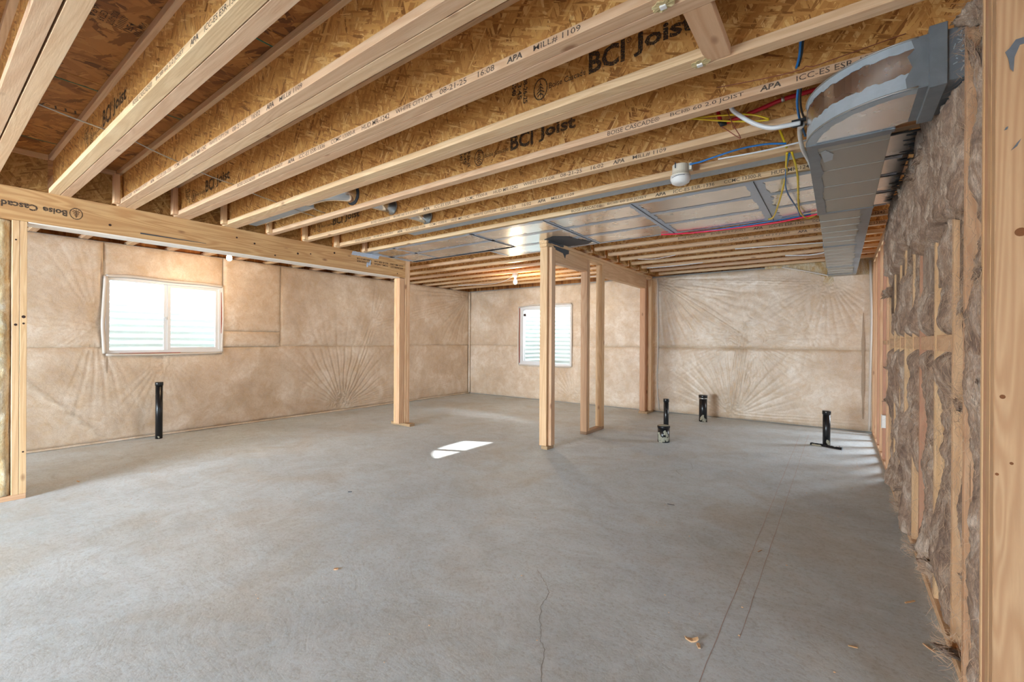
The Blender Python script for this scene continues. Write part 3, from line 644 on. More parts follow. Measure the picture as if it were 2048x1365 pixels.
# single joists
single = [('sixth joist line from the left, single, with a copper wire on its web', 2.27, -1.027, -1.708), ('seventh joist line, single, carrying the red pipe and the MILL# 1109 print', 2.66, -3.66, -4.352),
          ('eighth joist line, single, with the white ceiling box fixed to its flange', 3.05, -4.485, None), ('ninth joist line, single, its printed flange bordering the sheet-metal panels', 3.44, -1.891, None)]
for lb, y, fx, wx in single:
    t = joist(XB, XE, y, lb); print_on(t, fx, wx)
# joists over the sheet metal and beyond, right run and left run lapping on the middle wall
ordn = ['first', 'second', 'third', 'fourth', 'fifth', 'sixth', 'seventh', 'eighth', 'ninth', 'tenth', 'eleventh']
g1, g2 = 'far joists between the window wall and the middle framed wall', 'far joists between the middle framed wall and the big duct'
kk = 0
for k in range(10):
    y = 3.82 + 0.40 * k - FW + 0.0
    y = 3.87 - FW + 0.405 * k + 0.06
    if y < 7.5:
        joist(XL - 0.12, -2.52 if k > 0 else XE, y, f'single joist between window wall and middle framed wall, {ordn[k]} behind the metal panels front', g1)
    yr = y - 0.063
    if k > 0 and yr < 7.5:
        t = joist(-2.44, XE, yr, f'single joist right of the middle framed wall, {ordn[k - 1]} one behind the panel front edge', g2)
        if k in (3, 4): print_on(t, -1.432 + (k - 3) * 0.35, None, leg)
# short joists left of the beam
for k in range(10):
    y = Y0 + DY * k + 0.10
    if y < 3.85:
        joist(XL - 0.12, XB - 0.055, y, f'short joist between dropped beam and window wall, {ordn[k]} from the left edge', 'short joists between beam and window wall')
# blocking pieces between joists on the beam
for k in range(9):
    ya = (Y0 + DY * k + (2 * FW + 0.006 if k < 5 else FW)) if k < 5 else [2.27, 2.66, 3.05, 3.44][k - 5] + FW
    yb = Y0 + DY * (k + 1) if k < 4 else ([2.27, 2.66, 3.05, 3.44, 3.87][k - 4])
    t = thing('joist_blocking', f'strand-board blocking on the dropped beam right behind the {ordn[k]} joist line from the left', 'blocking', (-4.965, ya, ZJ), 'blocking panels on the dropped beam')
    MB().box(-4.985, -4.935, ya + 0.002, yb - 0.002, ZJ + JD - FH, ZJ + JD).build('top_flange', 'lumber_y', t)
    MB().box(-4.965, -4.955, ya + 0.002, yb - 0.002, ZJ, ZJ + JD - FH).build('web', 'web_y', t)
    if 0 < k < 9:
        y = yb - 0.041
        tag(box('squash_block', 'lumber_z', -4.86, -4.80, y, y + 0.038, ZJ + 0.001, ZJ + 0.24), f'short upright wood block on the beam beside the {ordn[k + 1]} joist line from the left', 'block', 'squash blocks on the dropped beam')
for k in (-1,):
    ya = Y0 + DY * k + FW; yb = Y0
    t = thing('joist_blocking', 'strand-board blocking panel at the left picture edge on the beam', 'blocking', (-4.965, ya, ZJ))
    MB().box(-4.985, -4.935, ya, yb, ZJ + JD - FH, ZJ + JD).build('top_flange', 'lumber_y', t); MB().box(-4.965, -4.955, ya, yb, ZJ, ZJ + JD - FH).build('web', 'web_y', t)
# cross block between doubled joists and the splintered joint plugs
tag(box('cross_block', 'lumber_y', -0.435, -0.345, 1.568, 1.90, ZJ + 0.002, ZJ + 0.04), 'flat plywood block bridging the fourth and fifth doubled joists', 'block')
def splinter(x, y, label):
    t = thing('splintered_plug', label, 'wood scrap', (x, y, ZJ - 0.004))
    mb = MB(); n = 26; vs = [(x, y, ZJ - 0.004)]
    for k in range(n):
        a = 2 * PI * k / n; r = 0.030 * random.uniform(0.75, 1.25); vs.append((x + r * 1.15 * math.cos(a), y + r * 0.8 * math.sin(a), ZJ - 0.003 + random.uniform(-0.004, 0.002)))
    vs2 = [(a, b, ZJ + 0.002) for a, b, c in vs]
    mb.add(vs + vs2, [(0, k + 1, (k + 1) % n + 1) for k in range(n)] + [(k + 1, n + 1 + k + 1, n + 1 + (k + 1) % n + 1, (k + 1) % n + 1) for k in range(n)])
    mb.build('splinters', 'splat_w', t)
    MB().box(x - 0.011, x + 0.009, y - 0.008, y + 0.009, ZJ - 0.010, ZJ - 0.003).build('foam_core', 'white', t)
M['splat_w'] = plain('pale_splinters', srgb(206, 186, 140), 0.9, 0, 0.2, 0.6, 120)
splinter(-0.455, 1.885, 'splintered foam plug in the fifth doubled joist beside the cross block')
splinter(-0.475, 1.485, 'splintered foam plug in the fourth doubled joist at the picture top')

# ------------------------------------------------------------------ dropped beam, its posts, left insulated wall
BX0, BX1 = -5.075, -4.91
bm_ = thing('dropped_beam', 'long laminated wooden beam carrying the joists across the left of the room', 'beam', (-4.955, 1.0, 2.075))
MB().box(BX0, BX1 - 0.045, -6.4, 4.14, 2.075, ZJ).build('ply', 'beam', bm_, bevel=0.001)
MB().box(BX1 - 0.0445, BX1, -6.4, 4.14, 2.075, ZJ).build('ply', 'beam', bm_, bevel=0.001)
MB().box(BX0, BX1 - 0.001, 0.535, 4.04, 2.066, 2.0745).build('lit_underside_strip', 'pale_strip', bm_)  # added strip; its pale colour stands for the window-lit underside of the beam
mb = MB(); tree_mark(mb, (BX1 + 0.0008, 0.795, 2.195), (0, -1, 0), (0, 0, -1), 0.046, 0.85)
put_text(mb, 'Boise', (BX1 + 0.0008, 0.745, 2.21), (0, -1, 0), (0, 0, -1), 0.135, 0.048, 0.035)
put_text(mb, 'Cascade', (BX1 + 0.0008, 0.585, 2.21), (0, -1, 0), (0, 0, -1), 0.22, 0.048, 0.035); mb.build('printed_mark', 'ink', bm_)
mb = MB()
for i, (s1, s2) in enumerate((('VERSA-LAM 2.0 3100', 'BOISE CASCADE'), ('ICC-ES ESR-1040', 'CCMC 12472-R'), ('HUD MR-1303', 'APA WHITE CITY'))):
    for j, s_ in enumerate((s1, s2)):
        put_text(mb, s_, (BX1 + 0.0008, 3.36 + i * 0.26 + 0.22, 2.245 - j * 0.034), (0, -1, 0), (0, 0, -1), 0.22, 0.022, 0.03)
mb.build('printed_mark', 'ink', bm_)
mb = MB()
for (y, z, r) in ((2.14, 2.20, 0.010), (1.97, 2.23, 0.009), (2.6, 2.17, 0.012), (3.05, 2.25, 0.012), (2.75, 2.19, 0.008), (4.0, 2.12, 0.008), (1.0, 2.15, 0.01), (2.35, 2.11, 0.009)):
    mb.tube([(BX1 - 0.001, y, z), (BX1 + 0.0007, y, z)], r, 10)
mb.build('dark_knots', 'darkgap', bm_)
mb = MB()
def smear(mb, o, du, dv, pts, nrm, th=0.0015, n=1):
    o = Vector(o); du = Vector(du); dv = Vector(dv); nrm = Vector(nrm)
    vs = [o + du * a + dv * b + nrm * th for a, b in pts]; vb = [o + du * a + dv * b for a, b in pts]; k = len(pts)
    mb.add(vs + vb, [tuple(range(k))] + [(i, (i + 1) % k, k + (i + 1) % k, k + i) for i in range(k)])
def ragged(w_, h_, n=22, j=0.12):
    p = []
    for i in range(n): p.append((w_ * i / n, random.uniform(0, j) * h_))
    for i in range(n): p.append((w_ * (1 - i / n), h_ * (1 - random.uniform(0, j))))
    return p
smear(mb, (BX1, 3.28, 2.265), (0, 1, 0), (0, 0, 1), ragged(0.42, 0.055), (1, 0, 0)); smear(mb, (BX1, 3.5, 2.12), (0, 1, 0.5), (0, 0, 1), ragged(0.07, 0.09, 8, 0.5), (1, 0, 0))
mb.build('mastic_smear', 'mastic', bm_)
mb = MB(); smear(mb, (BX1, 1.20, 2.115), (0, 1, 0), (0, 0, 1), [(0, 0), (0.5, 0.004), (0.5, 0.008), (0, 0.012)], (1, 0, 0)); mb.build('dark_streak', 'mastic_dark', bm_)
# post at the beam end
pt = thing('beam_post', 'built-up stud post under the free end of the dropped beam', 'post', (-4.955, 4.14, 0.038))
for i in range(3):
    MB().box(-5.03 + 0.0385 * i, -5.03 + 0.0385 * i + 0.037, 4.045, 4.134, 0.038, 2.065).build('stud', 'lumber_z', pt, bevel=0.0015)
for i, yy in enumerate((4.142, 4.182)):
    MB().box(-5.0, -4.91 + 0.004 * i, yy, yy + 0.038, 0.038, ZJ - 0.001).build('stud', 'lumber_z', pt, bevel=0.0015)
tag(box('sill_board', 'dirty_plate', -5.18, -4.78, 4.15, 4.24, 0, 0.037), 'loose sill board lying under the beam-end post', 'board')
bpy.data.objects['sill_board'].location.y -= 0.03
# stud wall at the left picture edge
lw = thing('insulated_stud_wall', 'stud wall section with yellow insulation under the beam at the left edge', 'wall section', (-4.955, 0.3, 0))
MB().box(-5.0, BX1, -3.3, 0.53, 0, 0.038).build('bottom_plate', 'lumber_y', lw, bevel=0.0015)
for y in (0.494, 0.455, 0.055, -0.35, -0.75, -1.15, -1.6, -2.0, -2.4, -2.8, -3.2):
    MB().box(-5.0, BX1, y, y + 0.037, 0.038, 2.074).build('stud', 'lumber_z', lw, bevel=0.0015)
def wool_slab(name, mat, x_face, sgn, y0, y1, z0, z1, depth, amp, seed, parent, step=0.02, prof=None):
    """lumpy slab standing in a stud bay, its face towards sgn*x"""
    ny = max(4, int((y1 - y0) / step)); nz = int((z1 - z0) / step)
    Yy, Zz = np.meshgrid(np.linspace(y0, y1, ny + 1), np.linspace(z0, z1, nz + 1))
    wy = Yy + 0.10 * (fbm(Zz * 5, Yy * 4, 3, seed + 1) - 0.5); wz = Zz + 0.16 * (fbm(Yy * 6, Zz * 3, 3, seed + 2) - 0.5)
    d = amp * (fbm(wy * 7, wz * 3.5, 4, seed) - 0.5) * 2.4
    d = d + amp * 0.9 * (1 - np.abs(fbm(wy * 13, wz * 4.5, 3, seed + 7) - 0.5) * 5) * 0.5 + amp * 0.45 * (1 - np.abs(fbm(wy * 34, wz * 12, 3, seed + 8) - 0.5) * 5)
    if prof is not None: d = d + prof(Yy, Zz)
    e = np.minimum(Yy - y0, y1 - Yy); d = d - 0.03 * np.exp(-e / 0.012)
    X = x_face + sgn * d
    P = np.stack([X, Yy, Zz], -1).reshape(-1, 3); n1 = ny + 1
    idx = np.arange((ny + 1) * (nz + 1)).reshape(nz + 1, ny + 1)
    q = np.stack([idx[:-1, :-1], idx[:-1, 1:], idx[1:, 1:], idx[1:, :-1]], -1).reshape(-1, 4)
    me_v = [tuple(p) for p in P]; fs = [tuple(int(i) for i in f) for f in q]
    nb = len(me_v); xb = x_face - sgn * depth
    me_v += [(xb, y0, z0), (xb, y1, z0), (xb, y1, z1), (xb, y0, z1)]
    fs.append((nb, nb + 1, nb + 2, nb + 3))
    b0 = [int(i) for i in idx[0]]; bt = [int(i) for i in idx[-1]]; le = [int(i) for i in idx[:, 0]]; ri = [int(i) for i in idx[:, -1]]
    fs += [tuple(b0 + [nb + 1, nb]), tuple(bt + [nb + 2, nb + 3]), tuple(le + [nb + 3, nb]), tuple(ri + [nb + 2, nb + 1])]
    return MB().add(me_v, fs).build(name, mat, parent, smooth=True)
wool_slab('insulation_batt', 'yellow_wool', -4.93, 1, 0.096, 0.452, 0.04, 2.07, 0.065, 0.020, 31, lw)
for i, (a, b_) in enumerate(((-0.31, 0.053), (-0.71, -0.352), (-1.11, -0.752), (-1.56, -1.152))):
    wool_slab('insulation_batt', 'yellow_wool', -4.93, 1, a, b_, 0.04, 2.07, 0.065, 0.02, 40 + i, lw, 0.035)
mb = MB()
for z, r in ((1.36, 0.011), (1.31, 0.007), (0.35, 0.006)): mb.tube([(BX1 - 0.001, 0.514, z), (BX1 + 0.0008, 0.514, z)], r, 10)
for z, r in ((1.30, 0.009), (1.93, 0.006)): mb.tube([(BX1 - 0.001, 0.474, z), (BX1 + 0.0008, 0.474, z)], r, 10)
mb.build('dark_knots', 'darkgap', lw)

# ------------------------------------------------------------------ middle framed wall with two door openings
MX0, MX1 = -2.69, -2.60
mw = thing('door_opening_frame', 'open stud wall with two header-topped door openings in the room middle', 'stud frame', (-2.645, 5.8, 0))
def mpart(nm, mat, *b_): return MB().box(*b_).build(nm, mat, mw, bevel=0.0015)
mpart('stud', 'lumber_z', MX0, MX1, 4.18, 4.218, 0.038, 2.244)
mpart('stud', 'lumber_z', MX0 + 0.035, MX1 + 0.037, 4.222, 4.30, 0.038, 2.244)
mpart('bottom_plate', 'dirty_plate', MX0 + 0.03, MX1 + 0.02, 4.172, 4.31, 0, 0.037)
mpart('stud', 'lumber_z', MX0, MX1, 5.155, 5.193, 0.038, 2.244)
mpart('stud', 'lumber_z', MX0 + 0.01, MX1, 5.197, 5.234, 0.038, 2.244)
mpart('stud', 'lumber_z', MX0, MX1, 5.60, 5.638, 0.038, 2.244)
mpart('stud', 'lumber_z', MX0, MX1, 5.642, 5.68, 0.038, 2.09)
mpart('bottom_plate', 'dirty_plate', MX0, MX1, 5.155, 5.68, 0, 0.037)
mpart('stud', 'reddish', MX0, MX1, 7.27, 7.308, 0.038, 2.09); mpart('stud', 'reddish', MX0, MX1, 7.312, 7.35, 0.038, 2.244)
mpart('stud', 'lumber_z', MX0 + 0.07, MX1 + 0.06, 7.40, 7.49, 0.038, 2.244)
mpart('bottom_plate', 'dirty_plate', MX0 - 0.01, MX1 + 0.05, 7.25, 7.57, 0, 0.037)
mpart('header', 'lumber_y', MX1 - 0.038, MX1, 4.302, 5.154, 2.115, 2.244); mpart('header', 'lumber_y', MX0, MX0 + 0.038, 4.302, 5.154, 2.115, 2.244)
mpart('header_plate', 'lumber_y', MX0, MX1, 4.302, 5.154, 2.095, 2.1145)
mpart('header', 'lumber_y', MX1 - 0.038, MX1, 5.642, 7.31, 2.108, 2.281); mpart('header', 'lumber_y', MX0, MX0 + 0.038, 5.642, 7.31, 2.108, 2.281)
mpart('header_plate', 'lumber_y', MX0, MX1, 5.642, 7.31, 2.091, 2.1075)
mpart('top_plate', 'lumber_y', MX0, MX1, 4.17, 5.64, 2.2445, 2.281); mpart('top_plate', 'lumber_y', MX0 - 0.004, MX1 + 0.004, 4.165, 7.6, 2.2825, 2.319)
mb = MB()
smear(mb, (MX1 + 0.0045, 4.19, 2.285), (0, 1, 0), (0, 0, 1), ragged(0.36, 0.045, 14, 0.2), (1, 0, 0)); smear(mb, (MX1, 4.31, 2.19), (0, 1, 0), (0, 0, 1), [(0, 0.09), (0.05, 0.05), (0.22, 0.035), (0.27, -0.02), (0.29, 0.03), (0.36, 0.05), (0.36, 0.09)], (1, 0, 0))
mb.build('mastic_smear', 'mastic_dark', mw)
# strand-board band above the middle wall between the joist laps
for k in range(8):
    y0_ = 4.36 + 0.405 * k
    t = thing('joist_blocking', f'strand-board blocking above the middle wall, {ordn[k]} from the camera end', 'blocking', (-2.5, y0_, ZJ), 'blocking above the middle wall')
    MB().box(-2.515, -2.505, y0_ - 0.02, y0_ + 0.30, ZJ, ZJ + JD).build('web', 'web_y', t)

# ------------------------------------------------------------------ right stud wall
RX = 0.355
rw = thing('bare_stud_wall', 'bare stud wall section at the far right corner without insulation', 'wall section', (RX + 0.045, 6.3, 0))
def rp(par, nm, mat, *b_): return MB().box(*b_).build(nm, mat, par, bevel=0.0015)
rp(rw, 'bottom_plate', 'lumber_y', RX, RX + 0.089, 5.06, 7.56, 0, 0.038)
rp(rw, 'top_plate', 'lumber_y', RX, RX + 0.089, 2.50, 7.56, 2.2825, 2.3195); rp(rw, 'top_plate', 'lumber_y', RX, RX + 0.089, 2.50, 7.56, 2.245, 2.2815)
for i, y in enumerate((5.065, 5.36, 5.77, 6.18, 6.58, 6.99, 7.38, 7.52)):
    rp(rw, 'stud', 'reddish' if i in (2, 4) else 'lumber_z', RX, RX + 0.089, y, y + 0.038, 0.038, 2.2445)
rp(rw, 'blocking', 'lumber_y', RX + 0.003, RX + 0.087, 5.105, 5.358, 1.185, 1.223); rp(rw, 'blocking', 'lumber_y', RX + 0.003, RX + 0.087, 5.40, 5.768, 1.185, 1.223)
iw = thing('insulated_partition', 'stud wall stuffed with ragged brown insulation along the right side', 'wall section', (RX + 0.045, 3.4, 0))
rp(iw, 'bottom_plate', 'lumber_y', RX - 0.005, RX + 0.089, 1.945, 5.055, 0, 0.038)
studs = [(4.62, 'lumber_z', 2.2445), (4.22, 'lumber_z', 2.2445), (3.93, 'lumber_z', 2.2445), (3.53, 'lumber_z', 2.2445), (3.24, 'reddish', 2.2445), (2.77, 'lumber_z', 2.2445), (2.37, 'lumber_z', 2.08), (2.10, 'lumber_z', 2.319), (1.945, 'lumber_z', 2.319)]
for y, mt, zt in studs:
    rp(iw, 'stud', mt, RX - (0.014 if y == 2.10 else 0.002), RX + 0.087, y, y + 0.034 if y > 2 else y + 0.02, 0.039, zt)
for y0_, y1_ in ((3.966, 4.218), (3.566, 3.928), (3.276, 3.528), (2.806, 3.238), (2.406, 2.768), (4.256, 4.618), (4.656, 5.06)):
    rp(iw, 'blocking', 'lumber_y', RX + 0.002, RX + 0.040, y0_, y1_, 1.165, 1.235)
mb = MB(); mb.box(RX - 0.0012, RX, 2.10, 2.13, 0.62, 0.80).box(RX - 0.0012, RX, 2.10, 2.125, 0.04, 0.20).box(RX - 0.0012, RX, 2.10, 2.13, 1.76, 1.79); mb.build('paint_mark', 'teal', iw)
bays = [(4.656, 5.062, 2.24), (4.256, 4.618, 2.24), (3.966, 4.218, 2.24), (3.566, 3.928, 2.24), (3.276, 3.528, 2.24), (2.806, 3.238, 2.24), (2.406, 2.768, 2.105), (2.136, 2.368, 2.105), (1.967, 2.098, 2.3)]
rng = random.Random(3)
for i, (a, b_, zt) in enumerate(bays):
    W_ = b_ - a; s_ = 60 + i * 5
    def prof(Yy, Zz, a=a, W_=W_, s_=s_):
        f = (Yy - a) / W_                              # 0 near side, 1 far stud
        rec = np.clip(fbm(Zz * 1.7 + s_, f * 0.5, 3, s_) * 3.2 - 1.5, 0, 1)        # where the far stud's side shows
        bul = np.clip(fbm(Zz * 2.6 + s_ * 0.7, Yy * 3.0, 3, s_ + 40) * 3.0 - 1.2, -0.3, 1)
        amp_ = 0.035 if a < 2.2 else 0.060
        gap = 0.075 * np.exp(-((Zz - 1.2) / 0.05) ** 2) * (1 if 2.4 < a < 5 else 0)
        p = -gap + amp_ * bul * np.sin(np.clip(f * 0.9 + 0.05, 0, 1) * PI) ** 0.7 - rec * 0.06 * np.clip((f - 0.35) / 0.5, 0, 1)
        return p
    wool_slab('insulation_batt', 'brown_wool', RX + 0.025, -1, a + 0.001, b_ - 0.001, 0.03, zt, 0.07, 0.022, s_, iw, 0.0075, prof)
def sag(Yy, Zz):
    edge = 1.72 + 0.35 * (fbm(Yy * 2.2, Yy * 0 + 3.3, 3, 77) - 0.5) + 0.10 * (Yy - 2.4) * 0.5 + 0.28 * (fbm(Yy * 9, Yy * 0 + 1.3, 2, 78) - 0.5)
    return 0.028 * fbm(Yy * 3, Zz * 3, 2, 79) - 0.14 * np.clip((edge - Zz) / 0.05, 0, 1)
wool_slab('insulation_batt', 'brown_wool', RX - 0.012, -1, 2.45, 5.03, 1.45, 2.235, 0.02, 0.024, 81, iw, 0.0085, sag)
wool_slab('insulation_batt', 'brown_wool', RX - 0.006, -1, 2.14, 2.47, 1.40, 2.106, 0.02, 0.022, 83, iw, 0.0085, sag)
# torn tufts and loose fibres that hang over the stud edges
def tuft(par, p, r, dirv, seed, mat='brown_wool'):
    bm = bmesh.new(); bmesh.ops.create_icosphere(bm, subdivisions=4, radius=1)
    d = Vector(dirv).normalized(); q = Vector((0, 0, 1)).rotation_difference(d)
    co = np.array([v.co[:] for v in bm.verts]); X_, Y_, Z_ = co.T
    n = 0.35 + 1.2 * fbm(X_ * 2.4 + seed, Y_ * 2.4 + Z_ * 1.9, 4, seed) + 0.5 * (np.abs(fbm(X_ * 5 + Y_ * 4 + seed, Z_ * 2.5 + Y_ * 3, 3, seed + 3) - 0.5) * 3 - 0.4)
    tp = 1.0 - 0.8 * np.clip(Z_, 0, 1)
    for v, nn, k in zip(bm.verts, n, tp):
        c = Vector((v.co.x * r[0] * k, v.co.y * r[1] * k, v.co.z * r[2])) * float(nn)
        v.co = q @ c + Vector(p) - Vector(WL[par.name])
    me = bpy.data.meshes.new('loose_tuft'); bm.to_mesh(me); bm.free(); me.materials.append(M[mat])
    for f in me.polygons: f.use_smooth = True
    o = bpy.data.objects.new('loose_tuft', me); C.objects.link(o); o.parent = par; WL[o.name] = WL[par.name]
TU = [((0.345, 4.96, 1.62), (0.014, 0.05, 0.07), (-0.8, 0.6, -0.6)), ((0.345, 2.05, 1.06), (0.008, 0.018, 0.06), (-0.1, 1, -0.25)), ((0.35, 2.0, 1.42), (0.006, 0.012, 0.05), (-0.1, 1, -0.3)), ((0.345, 2.2, 1.33), (0.008, 0.018, 0.045), (-0.1, 1, -0.6)),
      ((0.345, 2.24, 0.98), (0.008, 0.022, 0.05), (-0.1, 1, 0.3)), ((0.355, 3.55, 1.66), (0.014, 0.03, 0.07), (-0.3, -0.6, -1)), ((0.35, 2.13, 0.40), (0.010, 0.02, 0.05), (-0.2, 1, -0.1)),
      ((0.345, 4.95, 0.72), (0.012, 0.03, 0.05), (-0.8, 0.6, -0.5)), ((0.345, 5.0, 0.98), (0.01, 0.02, 0.05), (-0.8, 0.9, 0.3)), ((0.34, 3.35, 0.05), (0.018, 0.05, 0.04), (-1, 0.3, 0)),
      ((0.335, 2.75, 0.19), (0.016, 0.04, 0.05), (-0.7, 0.9, -0.1)), ((0.335, 2.30, 0.05), (0.016, 0.05, 0.05), (-1, 0.5, 0)), ((0.345, 3.9, 0.25), (0.012, 0.04, 0.06), (-0.6, 0.4, -0.6)), ((0.34, 4.1, 0.07), (0.018, 0.05, 0.05), (-1, 0.5, 0)),
      ((0.35, 2.03, 2.12), (0.012, 0.03, 0.09), (-0.2, 0.4, 1)), ((0.345, 2.05, 2.27), (0.014, 0.035, 0.07), (-0.6, 0.9, 0.3)), ((0.36, 2.3, 2.03), (0.014, 0.05, 0.05), (-0.3, 0.9, 0.4)), ((0.35, 2.55, 2.03), (0.014, 0.05, 0.05), (-0.4, 0.9, -0.3)),
      ((0.35, 2.9, 2.12), (0.016, 0.06, 0.07), (-0.6, 0.6, -0.4)), ((0.345, 3.3, 2.14), (0.016, 0.07, 0.07), (-0.7, 0.8, -0.2)), ((0.345, 3.75, 2.14), (0.014, 0.06, 0.06), (-0.6, 0.8, -0.5))]
for i, (p, r, d) in enumerate(TU): tuft(iw, p, r, d, 11 + i * 7)
def fibres(par, n, seed):
    R_ = random.Random(seed); V_ = []; F_ = []
    for i in range(n):
        if R_.random() < 0.35:
            p0, rr_, dd = TU[R_.randrange(len(TU))]; L_ = R_.uniform(0.03, 0.09)
            p = Vector(p0) + Vector((R_.gauss(0, 0.008), R_.gauss(0, 0.03), R_.gauss(0, 0.04))); d = (Vector(dd).normalized() + Vector((R_.gauss(0, 0.4), R_.gauss(0, 0.5), R_.gauss(0, 0.5)))).normalized()
        else:
            yy = 1.95 + (5.05 - 1.95) * R_.random() ** 1.6; L_ = R_.uniform(0.02, 0.08)
            p = Vector((RX + R_.uniform(-0.03, 0.02), yy, R_.uniform(0.03, 2.22))); d = Vector((R_.gauss(-0.25, 0.25), R_.gauss(0, 0.5), R_.choice((-1, 1)))).normalized()
        w_ = R_.uniform(0.0004, 0.0009); c = Vector((R_.gauss(0, 0.5), R_.gauss(0, 0.6), R_.gauss(0, 0.3))); b0 = len(V_); q = p.copy()
        for k in range(6):
            a = Vector((0.3, 1, 0.2)).cross(d).normalized() * w_ * (1 - k / 7); b_ = d.cross(a).normalized() * a.length
            V_ += [q + a, q - a * 0.5 + b_ * 0.87, q - a * 0.5 - b_ * 0.87]
            d = (d + c * 0.22 + Vector((R_.gauss(0, 0.12), R_.gauss(0, 0.12), R_.gauss(0, 0.12)))).normalized(); q = q + d * (L_ / 5)
            if q.x < 0.29: q.x = 0.29
        for k in range(5):
            for j in range(3): F_.append((b0 + 3 * k + j, b0 + 3 * k + (j + 1) % 3, b0 + 3 * k + 3 + (j + 1) % 3, b0 + 3 * k + 3 + j))
    o = MB().add(V_, F_).build('loose_fibres', 'fibre', par); o['kind'] = 'stuff'
M['fibre'] = plain('brown_fibre', srgb(188, 160, 134), 0.8, 0, 0.2)
fibres(iw, 6000, 4)
# near door-side post: three plies seen edge on, wide face to the camera
np_ = thing('near_stud_post', 'pale knotty stud post filling the right edge, marked with grey mastic', 'post', (0.5, 1.88, 0))
MB().box(RX, RX + 0.14, 1.905, 1.942, 0, ZJ).build('stud', 'reddish', np_, bevel=0.0015)
MB().box(RX - 0.001, RX + 0.14, 1.868, 1.904, 0, ZJ).build('stud', 'post_lumber', np_, bevel=0.0015)
MB().box(RX, RX + 0.16, 1.828, 1.867, 0, ZJ).build('stud', 'post_lumber', np_, bevel=0.002)
mb = MB(); Yn = 1.8275
smear(mb, (0.373, Yn, 2.02), (1, 0, 0), (0, 0, 1), [(0, 0), (0.006, -0.02), (0.010, -0.05), (0.016, -0.06), (0.018, -0.02), (0.028, 0.01), (0.05, 0.012), (0.05, 0.03), (0.02, 0.028), (0.008, 0.008)], (0, -1, 0), 0.001)
smear(mb, (0.385, Yn, 1.74), (1, 0, 0), (0, 0, 1), [(0, 0), (0.012, 0.01), (0.02, 0.03), (0.012, 0.02)], (0, -1, 0), 0.001)
smear(mb, (0.372, Yn, 1.80), (1, 0, 0), (0, 0, 1), [(0, 0), (0.006, 0.002), (0.008, 0.01), (0.003, 0.008)], (0, -1, 0), 0.001)
mb.build('mastic_smear', 'mastic_mid', np_)
mb = MB()
for x, z, r in ((0.378, 2.29, 0.008), (0.402, 1.885, 0.0), (0.39, 0.865, 0.004), (0.367, 2.215, 0.003)):
    if r: mb.tube([(x, Yn + 0.001, z), (x, Yn - 0.0006, z)], r, 12)
mb.tube([(0.405, Yn + 0.001, 1.51), (0.405, Yn - 0.0006, 1.51)], 0.012, 14); mb.tube([(0.362, Yn + 0.001, 0.83), (0.362, Yn - 0.0006, 0.83)], 0.004, 10); mb.tube([(0.372, Yn + 0.001, 1.05), (0.372, Yn - 0.0006, 1.05)], 0.006, 12)
mb.build('dark_knots', 'knot_brown', np_) 
mb = MB()
for x, z in ((0.401, 2.235), (0.380, 2.208)): mb.lathe((0, 0, 0), [(0.0045, 0), (0.0045, 0.001)], 10); n_ = 20; mb.v[-n_:] = [(x + a, Yn - c - 0.0003, z + b) for a, b, c in mb.v[-n_:]]
mb.build('screw_head', 'steel', np_)
mb = MB(); smear(mb, (0.362, Yn, 2.175), (1, 0, 0.06), (0, 0, 1), [(0, 0), (0.035, 0.003), (0.035, 0.0045), (0, 0.0015)], (0, -1, 0), 0.0004); smear(mb, (0.362, Yn, 2.20), (1, 0, 0.3), (0, 0, 1), [(0, 0), (0.05, 0.003), (0.05, 0.0045), (0, 0.0015)], (0, -1, 0), 0.0004); mb.build('red_pencil_line', 'rust', np_)
# electrical box on the bare stud wall
eb = thing('outlet_box', 'small white outlet box fixed low on the bare stud wall', 'outlet box', (RX - 0.01, 5.68, 0.36))
MB().box(RX - 0.012, RX + 0.06, 5.665, 5.72, 0.365, 0.49).build('box_body', 'white', eb, bevel=0.004); MB().box(RX - 0.015, RX - 0.012, 5.66, 5.725, 0.36, 0.495).build('box_rim', 'white', eb, bevel=0.001)

# ------------------------------------------------------------------ sheet metal panning under the joists
pn = thing('sheet_metal_panning', 'shiny galvanised panels nailed under the joists with grey sealed seams', 'ductwork', (-2.2, 4.0, 2.31))
rows = [3.485, 3.855, 4.262, 4.665]; cuts = [-4.9, -4.37, -3.11, -2.205, -1.36, -0.483, 0.33]
zp = ZJ - 0.0015
for i in range(6):
    for j in range(3):
        if i < 2 and j == 2: continue
        x0, x1 = cuts[i], cuts[i + 1]; y0_, y1_ = rows[j], rows[j + 1]
        mb = MB(); mb.box(x0 + 0.002, x1 - 0.002, y0_ + 0.001, y1_ - 0.001, zp - 0.0015, zp); mb.build('metal_panel', 'galv', pn)
MB().box(-3.52, -3.112, 4.266, 4.66, zp - 0.0015, zp).build('metal_panel', 'galv', pn)
def seal(par, a, b_, wd, mat='mastic', z=zp - 0.0016, th=0.0015, n=None):
    a = Vector(a); b_ = Vector(b_); d = (b_ - a); L = d.length; d.normalize(); nn = Vector((-d.y, d.x)); n = n or max(6, int(L / 0.03))
    t_, bt = [], []
    for i in range(n + 1):
        p = a + d * (L * i / n); bl = wd * (0.6 + 0.9 * float(fbm(np.array(i * 0.45 + a.x * 9), np.array(a.y * 5), 3, 5)))
        t_.append(p + nn * bl); bt.append(p - nn * bl * random.uniform(0.8, 1.2))
    vs = [(p.x, p.y, z - th) for p in t_] + [(p.x, p.y, z - th) for p in bt]; fs = [(i, i + 1, n + 2 + i, n + 1 + i) for i in range(n)]
    MB().add(vs, fs).build('mastic_seam', mat, par)
